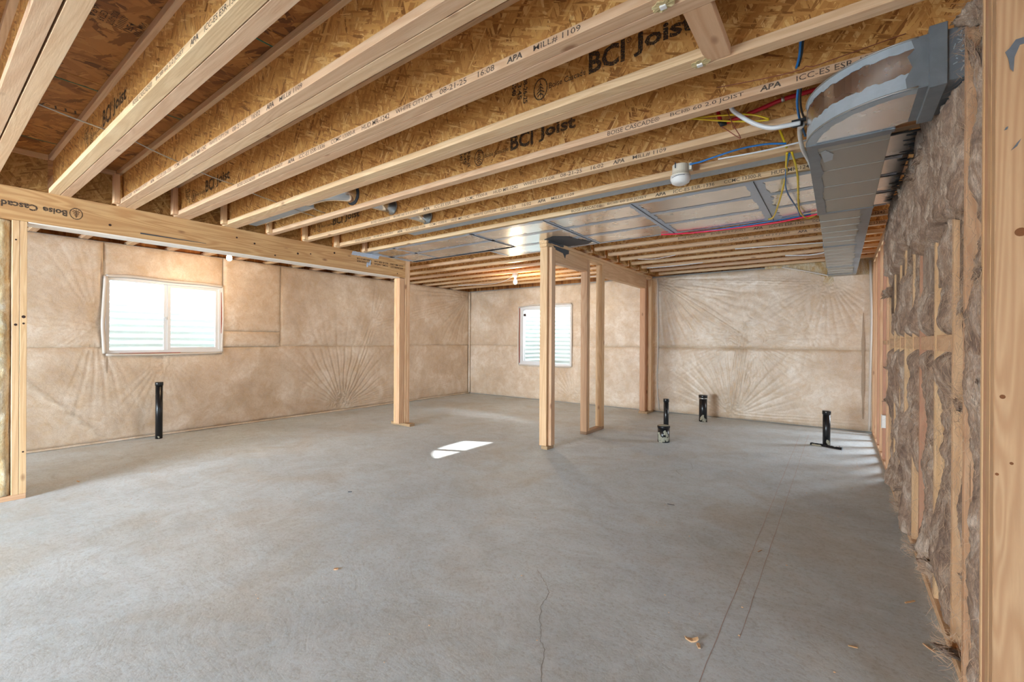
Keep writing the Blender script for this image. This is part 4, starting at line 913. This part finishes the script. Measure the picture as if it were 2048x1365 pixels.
for j, y in enumerate(rows[:3]): seal(pn, (-4.88, y + (0.012 if j == 0 else 0)), (0.3, y + (0.012 if j == 0 else 0)), 0.032)
seal(pn, (-3.5, rows[3] - 0.012), (0.3, rows[3] - 0.012), 0.020); seal(pn, (-4.88, rows[2]), (-3.1, rows[2]), 0.02, n=40)
seal(pn, (-4.37, rows[0]), (-4.37, rows[2]), 0.022); seal(pn, (-3.11, rows[0]), (-3.11, rows[2] + 0.02), 0.03); seal(pn, (-3.5, rows[2]), (-3.5, rows[3]), 0.022)
for x, wd in ((-2.205, 0.03), (-1.36, 0.04), (-0.483, 0.055)): seal(pn, (x, rows[0]), (x, rows[3]), wd, z=zp - 0.0024)
seal(pn, (-4.86, 3.5), (-4.86, 4.2), 0.05)
for x, y0_, y1_ in ((-2.205, 3.47, 4.66), (-1.36, 3.47, 4.66), (-0.483, 3.47, 4.66), (-3.11, 3.47, 4.27)):
    MB().box(x - 0.002, x + 0.002, y0_, y1_, zp - 0.009, zp - 0.0042).build('standing_seam', 'mastic_dark', pn)
mb = MB(); smear(mb, (-2.62, 4.15, zp - 0.0035), (1, 0, 0), (0, 1, 0), [(0, 0), (0.16, -0.08), (0.3, 0.03), (0.33, 0.2), (0.42, 0.36), (0.3, 0.46), (0.05, 0.45)], (0, 0, -1), 0.001); mb.build('mastic_smear', 'mastic_dark', pn)
# return in the joist bay in front of the panels
t = tag(MB().box(-3.75, 0.3, 3.112, 3.29, 2.35, 2.353).box(-3.75, 0.3, 3.112, 3.115, 2.353, 2.60).build('bay_duct', 'mastic_pale', loc=(-1.7, 3.2, 2.35)), 'bluish sheet-metal duct tucked in the joist bay beside the eighth joist', 'ductwork')
t = thing('branch_duct', 'flat sheet-metal branch duct in the joist bay behind the fifth doubled joist', 'ductwork', (-4.1, 2.05, 2.37))
MB().box(-4.85, -3.75, 1.975, 2.13, 2.37, 2.50).build('duct_body', 'mastic_pale', t, bevel=0.002)
MB().box(-4.84, -3.76, 2.132, 2.150, 2.372, 2.385).build('drive_cleat', 'galv', t)
t = thing('wrapped_elbow', 'silver wrapped round elbow passing into a black hole in the sixth joist', 'ductwork', (-3.5, 2.1, 2.45))
MB().tube(spline([(-3.76, 2.06, 2.44), (-3.62, 2.06, 2.44), (-3.50, 2.10, 2.45), (-3.42, 2.20, 2.46), (-3.41, 2.295, 2.46)], 5), 0.072, 18).build('sleeve', 'galv_bright', t, smooth=True)
mb = MB(); mb.tube([(-3.41, 2.287, 2.46), (-3.41, 2.294, 2.46)], 0.088, 24); mb.build('sealant_ring', 'mastic_dark', t)
for i, (a, b_) in enumerate((((-3.40, 2.31, 2.455), (-3.36, 2.68, 2.44)), ((-3.36, 2.70, 2.44), (-3.31, 3.07, 2.425)))):
    t = thing('round_duct', ('bright round duct stub between the sixth and seventh joists' if i == 0 else 'bright round duct stub between the seventh and eighth joists'), 'ductwork', a)
    MB().tube([a, b_], 0.062, 24).build('pipe', 'galv_bright', t, smooth=True); e = Vector(b_); MB().tube([(e.x, e.y - 0.012, e.z), (e.x, e.y - 0.008, e.z)], 0.072, 24).build('collar', 'galv_dull', t)

# ------------------------------------------------------------------ big rectangular duct with its elbow
bd = thing('rectangular_duct', 'large grey rectangular duct running to the far wall from a curved elbow', 'ductwork', (0.03, 4.8, 2.115))
DX0, DX1, DZ0, DZ1 = -0.125, 0.18, 2.115, 2.305
segs = [2.50, 3.85, 5.215, 6.62, 7.36, 7.58]
for i in range(len(segs) - 1):
    inset = 0.004 * (i % 2)
    MB().box(DX0 + inset, DX1 - inset, segs[i] + 0.002, segs[i + 1] - 0.002, DZ0 + inset * 0.5, DZ1).build('duct_section', 'galv_dull', bd, bevel=0.002)
for y in segs[1:-1]:
    MB().box(DX0 - 0.004, DX1 + 0.004, y - 0.016, y + 0.016, DZ0 - 0.004, DZ1).build('drive_cleat', 'mastic_duct', bd, bevel=0.001)
y = 2.60
while y < 7.3:
    if min(abs(y - s_) for s_ in segs) > 0.06: MB().box(DX0 + 0.004, DX1 - 0.004, y - 0.002, y + 0.002, DZ0 - 0.0025, DZ0 + 0.002).build('crease', 'galv_dull', bd)
    y += 0.30 if y < 3.8 else 0.22
def sealx(x0, x1, y0_, y1_, mat='mastic_duct', both=True, seed=1):
    n = int((y1_ - y0_) / 0.02); vs = []; fs = []
    for i in range(n + 1):
        yy = y0_ + (y1_ - y0_) * i / n; e = (x1 - x0) * (0.55 + 0.9 * float(fbm(np.array(yy * 12.0), np.array(seed * 3.3), 4, seed)))
        vs += [(x0, yy, DZ0 - 0.0035), (x0 + e, yy, DZ0 - 0.0035)]
    for i in range(n): fs.append((2 * i, 2 * i + 1, 2 * i + 3, 2 * i + 2))
    MB().add(vs, fs).build('mastic_seam', mat, bd)
sealx(DX0 - 0.001, DX0 + 0.045, 2.5, 3.84, seed=2); sealx(DX1 + 0.001, DX1 - 0.06, 3.87, 5.2, seed=3); sealx(DX1 + 0.001, DX1 - 0.055, 5.23, 6.6, seed=4); sealx(DX1 + 0.001, DX1 - 0.04, 6.64, 7.35, seed=5)
mb = MB(); smear(mb, (DX0 + 0.05, 2.60, DZ0 - 0.001), (1, 0, 0), (0, 1, 0), [(0, 0), (0.02, -0.02), (0.05, 0.05), (0.045, 0.13), (0.01, 0.15)], (0, 0, -1), 0.0015); mb.build('mastic_smear', 'mastic_pale', bd)
# elbow: plan arc, outer radius from (DX0,2.50) to (.23,2.135)
cx_, cy_, Ro = DX1 + 0.045, 2.495, DX1 + 0.045 - DX0
def arc(R_, n=22): return [(cx_ - R_ * math.cos(a), cy_ - R_ * math.sin(a)) for a in [PI / 2 * i / n for i in range(n + 1)]]
out = arc(Ro); inn = arc(0.045)
def prism(mb, outer, inner, z0, z1):
    n = len(outer); vs = [(x, y, z) for z in (z0, z1) for x, y in outer] + [(x, y, z) for z in (z0, z1) for x, y in inner]; fs = []
    for i in range(n - 1):
        fs += [(i, i + 1, n + i + 1, n + i), (2 * n + i, 2 * n + i + 1, 3 * n + i + 1, 3 * n + i), (i, i + 1, 2 * n + i + 1, 2 * n + i), (n + i, n + i + 1, 3 * n + i + 1, 3 * n + i)]
    mb.add(vs, fs)
EZ0, EZ1 = 2.115, 2.30
mb = MB(); prism(mb, out, inn, EZ0, EZ1); e_ = mb.build('curved_elbow', 'galv', bd)
# painted-on sealant bands along the elbow's edges, following its curve
def band(R0, zlo, zhi, mat, seed, amp=0.02, a0=0.0, a1=1.0, n=60):
    vs = []; fs = []
    for i in range(n + 1):
        a = PI / 2 * (a0 + (a1 - a0) * i / n); x = cx_ - (R0 + 0.0012) * math.cos(a); y = cy_ - (R0 + 0.0012) * math.sin(a)
        j = amp * (float(fbm(np.array(i * 0.35), np.array(seed * 1.7), 4, seed)) - 0.5) * 2
        vs += [(x, y, zlo if zlo == EZ0 else zlo + j), (x, y, zhi if zhi == EZ1 else zhi + j)]
    for i in range(n): fs.append((2 * i, 2 * i + 1, 2 * i + 3, 2 * i + 2))
    MB().add(vs, fs).build('mastic_band', mat, bd)
band(Ro, EZ0, EZ0 + 0.062, 'mastic_pale', 5, 0.018); band(Ro, EZ1 - 0.038, EZ1, 'mastic_pale', 8, 0.014)
vs = []; fs = []; n = 60
for i in range(n + 1):
    a = PI / 2 * i / n; R1 = Ro + 0.001; R0 = Ro - 0.03 - 0.02 * float(fbm(np.array(i * 0.3), np.array(2.2), 3, 9))
    vs += [(cx_ - R1 * math.cos(a), cy_ - R1 * math.sin(a), EZ0 - 0.0012), (cx_ - R0 * math.cos(a), cy_ - R0 * math.sin(a), EZ0 - 0.0012)]
for i in range(n): fs.append((2 * i, 2 * i + 1, 2 * i + 3, 2 * i + 2))
MB().add(vs, fs).build('mastic_band', 'mastic_pale', bd)
MB().tube([(x * 1 , y, EZ0 + 0.004) for x, y in arc(Ro + 0.003)], 0.0035, 6).build('pressed_seam', 'galv_dull', bd, smooth=True)
MB().tube([(x, y, EZ1 - 0.004) for x, y in arc(Ro + 0.003)], 0.0035, 6).build('pressed_seam', 'galv_dull', bd, smooth=True)
YN = cy_ - Ro; YI = cy_ - 0.045
MB().box(cx_, 0.285, YN, YI, EZ0, EZ1).build('duct_section', 'mastic_duct', bd, bevel=0.001)
MB().box(0.252, 0.300, YN - 0.012, YI + 0.012, EZ0 - 0.012, EZ1 + 0.02).build('drive_cleat', 'mastic_duct', bd, bevel=0.002)
MB().box(0.300, 0.60, YN + 0.003, YI - 0.003, EZ0 + 0.003, EZ1 - 0.003).build('duct_section', 'mastic_duct', bd, bevel=0.001)
mb = MB(); smear(mb, (cx_ - 0.03, YN - 0.0005, EZ0 + 0.002), (1, 0, 0), (0, 0, 1), [(0.0, 0.0), (0.065, 0), (0.065, 0.18), (0.01, 0.18), (0.02, 0.14), (0.0, 0.12), (0.015, 0.08), (-0.005, 0.04)], (0, -1, 0), 0.003); mb.build('mastic_smear', 'mastic_duct', bd)
mb = MB()
for i in range(22):
    x = random.uniform(0.315, 0.35); z = random.uniform(EZ0 + 0.03, EZ1 - 0.03); mb.tube([(x, YN + 0.002, z), (x + random.uniform(-0.012, 0.012), YN + 0.001, z + random.uniform(-0.02, 0.02))], 0.0018, 5)
mb.build('mastic_ridges', 'mastic_pale', bd)
MB().box(DX0 - 0.003, DX1 + 0.01, 2.478, 2.512, EZ0 - 0.006, EZ0 + 0.001).build('drive_cleat', 'mastic_duct', bd, bevel=0.002)
seal(bd, (DX0, 2.52), (DX1, 2.52), 0.02, 'mastic_duct', z=EZ0 - 0.0005)
# panned sheet between the duct and the insulated wall
pb = thing('side_panning', 'small shiny metal sheets between the big duct and the right wall', 'ductwork', (0.26, 3.0, 2.312))
for y0_, y1_ in ((2.62, 2.80), (3.12, 3.46)):
    MB().box(0.17, 0.352, y0_, y1_, 2.315, 2.317).build('metal_panel', 'galv', pb)
mb = MB()
for y in (2.81, 3.12, 3.47, 3.87, 4.28): smear(mb, (0.165, y - 0.014, 2.3165), (1, 0, 0), (0, 1, 0), ragged(0.19, 0.03, 16, 0.3), (0, 0, -1), 0.003)
for k in range(30):
    y = random.uniform(3.1, 4.6); smear(mb, (0.355 - random.uniform(0.03, 0.08), y, 2.3145), (1, 0, random.uniform(-.01, .01)), (0, 1, 0), [(0, 0), (0.08, -0.01), (0.08, 0.03), (0.02, 0.012)], (0, 0, -1), 0.002)
mb.build('mastic_seam', 'mastic_dark', pb)

# ------------------------------------------------------------------ pipes standing in the slab
def drain(name, x, y, r, h, label, splat=None, ring_=False, lean=0.0, cap_=True):
    t = thing(name, label, 'pipe', (x, y, 0))
    MB().lathe((x, y, 0), [(r, -0.02), (r, h - 0.02), (r * 1.0, h - 0.02)], 28).build('pipe_body', 'black_pipe', t, smooth=False)
    for p in t.children[0].data.polygons: p.use_smooth = len(p.vertices) == 4
    if cap_:
        cp = MB().lathe((x, y, h - 0.045), [(r * 1.02, 0), (r * 1.13, 0.004), (r * 1.13, 0.040), (r * 1.05, 0.045)], 28).build('cap', 'black_pipe', t)
        for p in cp.data.polygons: p.use_smooth = len(p.vertices) == 4
    if ring_: MB().lathe((x, y, h - 0.058), [(r * 1.08, 0), (r * 1.1, 0.001), (r * 1.1, 0.015), (r * 1.06, 0.016)], 28).build('clamp_band', 'steel', t, smooth=True)
    if splat:
        mb = MB()
        for (a, z, s_, w2) in splat:
            n = 13; vs = []
            for k in range(n):
                th = 2 * PI * k / n; rr = s_ * random.uniform(0.55, 1.3); aa = a + math.cos(th) * rr * w2 / r; zz = max(0.001, z + math.sin(th) * rr)
                vs.append((x + (r + 0.0018) * math.cos(aa), y + (r + 0.0018) * math.sin(aa), zz))
            vs.append((x + (r + 0.004) * math.cos(a), y + (r + 0.004) * math.sin(a), z))
            mb.add(vs, [(n, k, (k + 1) % n) for k in range(n)])
        mb.build('concrete_splatter', 'splatter', t)
    return t
ca = math.atan2(-1, 0.3)
drain('drain_pipe', -6.60, 1.80, 0.036, 0.68, 'tall black pipe stub rising from the slab below the wide window', [(-0.3, 0.02, 0.012, 1)])
drain('drain_pipe', -1.862, 6.03, 0.033, 0.435, 'slim black pipe stub behind the short wide splattered one', [(-1.2, 0.3, 0.004, 1)])
drain('drain_pipe', -1.648, 7.12, 0.056, 0.40, 'capped black pipe with a steel band near the far wall', [(-1.5, 0.07, 0.035, 1), (-1.1, 0.03, 0.03, 1.2), (-1.9, 0.035, 0.02, 1)], True)
t = drain('toilet_drain_stub', -1.69, 5.38, 0.068, 0.195, 'short wide black pipe stub splattered with concrete', [(-1.9, 0.05, 0.035, 1), (-1.3, 0.04, 0.03, 1.3), (-1.0, 0.12, 0.03, 0.8), (-0.7, 0.09, 0.025, 0.8), (-2.2, 0.10, 0.02, 1), (-0.6, 0.04, 0.03, 1), (-1.6, 0.025, 0.03, 1.4)], cap_=False)
MB().lathe((-1.69, 5.38, 0.168), [(0.072, 0), (0.074, 0.006), (0.074, 0.022), (0.068, 0.027)], 28).build('rim', 'black_pipe', t)
MB().lathe((-1.69, 5.38, 0.194), [(0.064, 0), (0.06, 0.004), (0.02, 0.008)], 28).build('dusty_plug', 'splatter', t)
drain('drain_pipe', -0.112, 6.36, 0.038, 0.405, 'black pipe stub with torn black wrap at its foot, near the far right corner', [(-1.2, 0.05, 0.02, 1), (-0.9, 0.02, 0.02, 1)])
t = thing('torn_pipe_wrap', 'torn black plastic wrap lying flat around the right-hand pipe stub', 'plastic scrap', (-0.112, 6.3, 0))
for (a, b_, c, d) in (((-0.27, 6.30), (-0.11, 6.27), 0.028, 'black_pipe'), ((-0.12, 6.26), (0.03, 6.20), 0.024, 'black_pipe'), ((0.0, 6.26), (0.04, 6.20), 0.03, 'mastic_pale'), ((-0.25, 6.27), (-0.16, 6.24), 0.02, 'splatter')):
    n = 7; vs = []
    for i in range(n + 1):
        p = Vector(a).lerp(Vector(b_), i / n)
        for s_, z in ((-1, 0.002), (-0.4, c * random.uniform(0.7, 1.2)), (0.5, c * random.uniform(0.5, 1)), (1, 0.002)): vs.append((p.x + random.uniform(-0.006, 0.006), p.y + s_ * 0.022, z))
    fs = [(4 * i + j, 4 * i + j + 1, 4 * i + j + 5, 4 * i + j + 4) for i in range(n) for j in range(3)] + [(4 * i, 4 * i + 3, 4 * i + 7, 4 * i + 4) for i in range(n)] + [(0, 1, 2, 3), (4 * n, 4 * n + 1, 4 * n + 2, 4 * n + 3)]
    MB().add(vs, fs).build('plastic_flap', d, t)

# ------------------------------------------------------------------ lamps
def bulb_lamp(x, y, label, energy, ztop=ZJ):
    t = thing('bare_bulb_lamp', label, 'lamp', (x, y, ztop))
    MB().lathe((x, y, ztop - 0.052), [(0.050, 0), (0.052, 0.006), (0.052, 0.050)], 24).build('ceiling_box', 'cream', t, smooth=False)
    MB().lathe((x, y, ztop - 0.085), [(0.022, 0), (0.026, 0.01), (0.034, 0.028), (0.050, 0.034)], 20).build('socket', 'white', t, smooth=True)
    MB().lathe((x, y, ztop - 0.185), [(0.003, 0), (0.017, 0.005), (0.027, 0.018), (0.030, 0.033), (0.027, 0.050), (0.018, 0.072), (0.0135, 0.088), (0.013, 0.102)], 20).build('bulb', 'bulb', t, smooth=True)
    l = light('bulb_glow', 'POINT', (x, y, ztop - 0.24), energy, (1, 0.74, 0.46)); l.data.shadow_soft_size = 0.03
    return t
bulb_lamp(-5.86, 2.27, 'lit bare bulb by the window wall just below the beam line', 15, ZJ - 0.0)
bulb_lamp(-4.30, 5.93, 'lit bare bulb under the far joists near the far window', 20)
# ceiling box with a white cover, no bulb
t = thing('covered_ceiling_box', 'round white covered ceiling box hanging beside the eighth joist', 'ceiling box', (-0.815, 2.94, 2.24))
bx_, by_ = -0.828, 2.950
MB().lathe((bx_, by_, 2.262), [(0.058, 0), (0.061, 0.01), (0.054, 0.016), (0.050, 0.03), (0.050, 0.075)], 26).build('box_body', 'cream', t, smooth=False)
MB().lathe((bx_, by_, 2.214), [(0.014, 0), (0.037, 0.002), (0.053, 0.012), (0.059, 0.028), (0.062, 0.034), (0.062, 0.050), (0.056, 0.054)], 28).build('round_cover', 'white', t, smooth=True)
MB().box(bx_ - 0.022, bx_ - 0.015, by_ - 0.0512, by_ - 0.046, 2.31, 2.345).build('slot', 'mastic_dark', t); MB().box(bx_ + 0.046, bx_ + 0.068, by_ + 0.0, by_ + 0.04, 2.30, 2.345).build('mounting_ear', 'cream', t)
MB().tube(spline([(bx_ - 0.038, by_ - 0.0505, 2.250), (bx_, by_ - 0.0635, 2.256), (bx_ + 0.040, by_ - 0.049, 2.256)]), 0.0016, 5).build('cover_gap', 'mastic_dark', t)

# ------------------------------------------------------------------ cables, pipes, rods
def wire(name, pts, r, mat, label, cat='cable', n=8, group=None):
    o = MB().tube(spline(pts), r, n).build(name, mat, smooth=True, loc=pts[0]); return tag(o, label, cat, group)
wire('water_pipe', [(-0.452, 2.47, 2.42), (-0.445, 2.5, 2.39), (-0.398, 2.5, 2.338), (-0.342, 2.5, 2.289), (-0.277, 2.5, 2.251), (-0.214, 2.5, 2.243), (-0.155, 2.52, 2.248)], 0.0105, 'pex', 'white flexible water pipe looping under the joists to the duct elbow', 'pipe', 12)
wire('water_pipe', [(-0.160, 2.60, 2.262), (-0.167, 2.70, 2.285), (-0.173, 2.84, 2.30), (-0.17, 3.025, 2.30), (-0.150, 3.25, 2.30), (-0.142, 3.42, 2.30)], 0.0105, 'pex', 'white flexible water pipe running back along the duct side', 'pipe', 12)
t = thing('pipe_elbow_fitting', 'black bracket and elbow fitting joining the white water pipes', 'pipe fitting', (-0.16, 2.56, 2.25))
MB().tube([(-0.185, 2.52, 2.246), (-0.145, 2.53, 2.249)], 0.0135, 12).build('crimp_ring', 'blackc', t, smooth=True); MB().tube(spline([(-0.155, 2.525, 2.248), (-0.148, 2.56, 2.252), (-0.158, 2.60, 2.262)]), 0.012, 10).build('elbow', 'pex', t, smooth=True); MB().box(-0.19, -0.13, 2.535, 2.55, 2.262, 2.276).build('bracket', 'blackc', t)
t = thing('red_water_line', 'dark red water pipe climbing along the web of the seventh joist', 'pipe', (-0.52, 2.62, 2.39))
MB().tube(spline([(-0.524, 2.63, 2.391), (-0.385, 2.635, 2.41), (-0.248, 2.635, 2.435), (-0.137, 2.635, 2.44), (0.1, 2.635, 2.45)]), 0.0105, 10).build('pipe_run', 'red', t, smooth=True)
MB().tube([(-0.541, 2.62, 2.47), (-0.522, 2.62, 2.39)], 0.0105, 10).build('riser', 'red', t, smooth=True); MB().tube([(-0.528, 2.62, 2.405), (-0.52, 2.622, 2.385), (-0.50, 2.63, 2.392)], 0.0135, 10).build('elbow', 'blackc', t, smooth=True); MB().tube([(-0.242, 2.635, 2.436), (-0.228, 2.635, 2.438)], 0.013, 10).build('crimp_ring', 'steel', t, smooth=True)
wire('pink_water_line', [(-1.482, 4.60, 2.305), (-1.221, 4.67, 2.298), (-0.904, 4.70, 2.295), (-0.477, 4.69, 2.292), (-0.17, 4.602, 2.296), (0.0, 4.6, 2.31)], 0.0075, 'pink', 'bright red pipe along the far edge of the sheet-metal panels', 'pipe', 8)
wire('blue_cable', [(-1.2, 4.70, 2.306), (-0.9, 4.69, 2.302), (-0.45, 4.66, 2.304), (-0.2, 4.60, 2.305)], 0.006, 'blue', 'blue cable lying beside the bright red pipe')
wire('copper_wire', [(-0.465, 2.25, 2.395), (-0.25, 2.25, 2.369), (-0.139, 2.25, 2.362), (-0.118, 2.25, 2.370), (-0.09, 2.25, 2.360), (-0.002, 2.25, 2.366), (0.2, 2.25, 2.38)], 0.0018, 'copper', 'thin bare copper wire along the web of the sixth joist', 'wire', 5)
wire('copper_wire', [(-0.472, 2.45, 2.41), (-0.438, 2.45, 2.304), (-0.401, 2.45, 2.224), (-0.41, 2.45, 2.222), (-0.482, 2.46, 2.296), (-0.50, 2.55, 2.33)], 0.0022, 'copper', 'bent loop of bare copper wire hanging below the white pipe start', 'wire', 5)
wire('yellow_cable', [(-0.70, 2.60, 2.455), (-0.549, 2.6, 2.431), (-0.379, 2.6, 2.388), (-0.293, 2.6, 2.34)], 0.0045, 'yellow', 'upper yellow cable stapled ahead of the red pipe')
wire('yellow_cable', [(-0.67, 2.58, 2.444), (-0.499, 2.6, 2.389), (-0.379, 2.6, 2.352), (-0.293, 2.6, 2.335)], 0.0045, 'yellow', 'lower yellow cable stapled ahead of the red pipe')
wire('yellow_cable', [(-0.285, 2.85, 2.42), (-0.265, 2.93, 2.37), (-0.245, 2.97, 2.31)], 0.006, 'yellow', 'short yellow cable drop in front of the eighth joist')
wire('yellow_cable', [(-0.249, 3.03, 2.305), (-0.266, 3.2, 2.296), (-0.283, 3.384, 2.29), (-0.362, 3.881, 2.275), (-0.452, 4.384, 2.28), (-0.505, 4.56, 2.30), (-0.515, 4.6, 2.315)], 0.006, 'yellow', 'yellow cable sagging below the metal panels, ending at the seam')
wire('yellow_cable', [(-0.225, 3.041, 2.305), (-0.222, 3.427, 2.29), (-0.258, 4.1, 2.275), (-0.262, 4.45, 2.285), (-0.227, 4.66, 2.29), (-0.165, 4.633, 2.30)], 0.006, 'yellow', 'yellow cable hanging closest to the big duct and curling at its end')
wire('blue_cable', [(-0.238, 3.049, 2.305), (-0.279, 3.33, 2.29), (-0.305, 3.721, 2.28), (-0.276, 4.249, 2.28), (-0.282, 4.60, 2.30)], 0.005, 'blue', 'blue cable hanging between the two sagging yellow cables')
wire('blue_cable', [(-0.765, 2.925, 2.322), (-0.70, 2.93, 2.325), (-0.617, 2.93, 2.336), (-0.479, 2.93, 2.35), (-0.349, 2.93, 2.344), (-0.245, 2.94, 2.325)], 0.006, 'blue', 'blue cable feeding the round white ceiling box')
wire('white_cable', [(-0.60, 2.93, 2.318), (-0.374, 2.935, 2.310), (-0.184, 2.94, 2.316), (-0.1, 2.95, 2.33)], 0.005, 'pex', 'thin white cable running under the blue one by the white box')
wire('black_cable', [(-1.2, 3.4, 2.50), (-0.749, 3.4, 2.455), (-0.556, 3.4, 2.434), (-0.375, 3.4, 2.422), (-0.194, 3.4, 2.405), (0.0, 3.4, 2.40)], 0.0045, 'blackc', 'black cable along the web of the ninth joist')
wire('white_cable', [(-1.006, 5.86, 2.314), (-0.548, 5.908, 2.308), (-0.10, 6.05, 2.314)], 0.006, 'pex', 'white cable under the far joists, nearer of the two beside the duct')
wire('white_cable', [(-0.56, 6.668, 2.314), (-0.3, 6.74, 2.306), (-0.13, 6.704, 2.314)], 0.008, 'pex', 'white cable under the far joists, short one closest to the far wall')
wire('white_cable', [(-2.2, 5.86, 2.316), (-1.99, 5.928, 2.31), (-1.70, 5.848, 2.316)], 0.004, 'pex', 'thin white cable right of the middle wall, upper one')
wire('white_cable', [(-2.35, 6.632, 2.314), (-1.934, 6.639, 2.31), (-1.55, 6.625, 2.316)], 0.006, 'pex', 'thin white cable right of the middle wall, lower one')
wire('white_cable', [(-3.9, 6.9, 2.316), (-3.3, 6.95, 2.312), (-2.8, 6.8, 2.316)], 0.006, 'pex', 'white cable under the joists just right of the far lit bulb')
wire('white_cable', [(-6.2, 6.6, 2.314), (-5.3, 6.7, 2.306), (-4.34, 6.0, 2.30)], 0.006, 'pex', 'white cable under the joists left of the far lit bulb')
for i, (yy0, yy1, lb) in enumerate(((1.55, 1.83, 'blue and black cable drop at the top edge beside the cross block'), (1.97, 2.26, 'cable pair poking out behind the fifth doubled joist'), (2.33, 2.58, 'blue cable dropping beside the duct elbow'))):
    xx = (-0.082, -0.14, -0.155)[i]
    t = thing('cable_bundle', lb, 'cable', (xx, yy0, 2.4))
    zz = (2.40, 2.40, 2.35)[i]
    if i < 2:
        MB().tube(spline([(xx + 0.02, yy0, zz + 0.05), (xx + 0.006, yy1 - 0.10, zz - 0.005), (xx - 0.012, yy1 - 0.02, zz - 0.03)]), 0.0048, 8).build('blue_strand', 'blue', t, smooth=True)
        MB().tube(spline([(xx + 0.03, yy0, zz + 0.05), (xx + 0.014, yy1 - 0.10, zz), (xx - 0.004, yy1 - 0.02, zz - 0.025)]), 0.0048, 8).build('black_strand', 'blackc', t, smooth=True)
    else:
        MB().tube(spline([(-0.150, 2.33, 2.33), (-0.162, 2.45, 2.318), (-0.163, 2.58, 2.31), (-0.158, 2.70, 2.305), (-0.150, 2.84, 2.305)]), 0.0055, 8).build('blue_strand', 'blue', t, smooth=True)
        MB().tube(spline([(-0.138, 2.33, 2.345), (-0.150, 2.45, 2.335), (-0.152, 2.58, 2.33), (-0.14, 2.75, 2.33)]), 0.005, 8).build('black_strand', 'blackc', t, smooth=True)
MB_s = [((-3.22, 0.362, 2.372), (-3.32, 0.672, 2.372), 'steel rod between the first and second doubled joists'), ((-3.35, 0.765, 2.372), (-3.53, 1.07, 2.372), 'steel rod between the second and third doubled joists'), ((-3.59, 1.165, 2.372), (-3.70, 1.47, 2.372), 'steel rod between the third and fourth doubled joists'), ((-3.76, 1.565, 2.372), (-3.87, 1.87, 2.372), 'steel rod between the fourth and fifth doubled joists'),
        ((-3.90, 1.967, 2.368), (-4.0, 2.29, 2.368), 'left one of two steel rods below the branch duct'), ((-3.72, 1.967, 2.375), (-3.84, 2.29, 2.375), 'right one of two steel rods below the branch duct')]
for a, b_, lb in MB_s: wire('steel_rod', [a, tuple((Vector(a) + Vector(b_)) / 2 - Vector((0, 0, 0.004))), b_], 0.0036, 'steel', lb, 'rod', 6)

# ------------------------------------------------------------------ litter on the slab
def chip(x, y, l, w_, h_, ang, mat, label, cat='wood chip', curl=0.0, group=None):
    mb = MB(); n = 5; vs = []
    for i in range(n + 1):
        s_ = (i / n - 0.5) * l; z = curl * (i / n - 0.5) ** 2 * 4
        ww = w_ * (0.5 + 0.5 * math.sin(PI * (0.15 + 0.7 * i / n))) * random.uniform(0.8, 1.2)
        for a, dz in ((-ww / 2, 0), (ww / 2, 0), (ww / 2, h_), (-ww / 2, h_)):
            vs.append((x + s_ * math.cos(ang) - a * math.sin(ang), y + s_ * math.sin(ang) + a * math.cos(ang), z + dz + 0.0005))
    fs = [(4 * i + j, 4 * i + (j + 1) % 4, 4 * i + 4 + (j + 1) % 4, 4 * i + 4 + j) for i in range(n) for j in range(4)] + [(0, 1, 2, 3), (4 * n + 3, 4 * n + 2, 4 * n + 1, 4 * n)]
    return tag(mb.add(vs, fs).build('wood_chip', mat, loc=(x, y, 0)), label, cat, group)
chip(-0.47, 1.865, 0.05, 0.018, 0.006, 0.5, 'lumber_x', 'curled pale wood chip on the slab near the lower right', curl=0.01)
chip(-0.44, 1.85, 0.03, 0.012, 0.004, 2.0, 'lumber_x', 'smaller wood chip touching the curled one near the lower right')
chip(0.05, 2.21, 0.03, 0.006, 0.003, 0.2, 'lumber_x', 'sliver of wood on the slab in front of the torn insulation')
chip(-2.11, 1.33, 0.022, 0.016, 0.005, 0.8, 'lumber_x', 'tiny wood crumb on the slab at lower left of centre')
chip(-0.99, 3.33, 0.05, 0.006, 0.003, 0.1, 'mastic_dark', 'thin dark splinter flat on the slab right of centre')
chip(-0.36, 2.9, 0.04, 0.004, 0.003, 1.2, 'lumber_x', 'thin pale splinter on the slab near the chalk lines')
chip(-5.13, 0.85, 0.05, 0.010, 0.004, 0.1, 'lumber_x', 'small wood scrap on the slab right of the left stud wall')
chip(-3.1, 2.07, 0.03, 0.008, 0.004, 0.7, 'mastic_dark', 'small dark crumb on the slab at centre left')
chip(0.27, 2.75, 0.06, 0.008, 0.004, 0.9, 'lumber_x', 'wood splinter beside the bottom plate of the insulated wall')
chip(0.29, 2.38, 0.05, 0.006, 0.004, 2.2, 'lumber_x', 'pair-like wood splinter at the foot of the near insulation')
rr = random.Random(5)
mb = MB()
for i in range(240):
    x = rr.uniform(-5.5, 0.25); y = rr.uniform(0.9, 6.5); s_ = rr.uniform(0.002, 0.005)
    mb.add([(x, y - s_, 0.0005), (x + s_ * 1.4, y, 0.0005), (x, y + s_, 0.0005), (x - s_, y, 0.0005), (x, y, 0.0005 + s_ * 0.7)], [(0, 1, 4), (1, 2, 4), (2, 3, 4), (3, 0, 4)])
o = mb.build('sawdust_crumbs', 'lumber_x'); o['kind'] = 'stuff'; o['label'] = 'scattered sawdust crumbs and grit on the slab'; o['category'] = 'sawdust'
for o in bpy.data.objects:
    if o.name.startswith(('printed_legend', 'printed_mark', 'printed_stamp')): o['kind'] = 'stuff'
# drop the helper key left on joists
for o in bpy.data.objects:
    for k in ('bottom_flange', 'top_flange', 'web'):
        if k in o.keys(): del o[k]
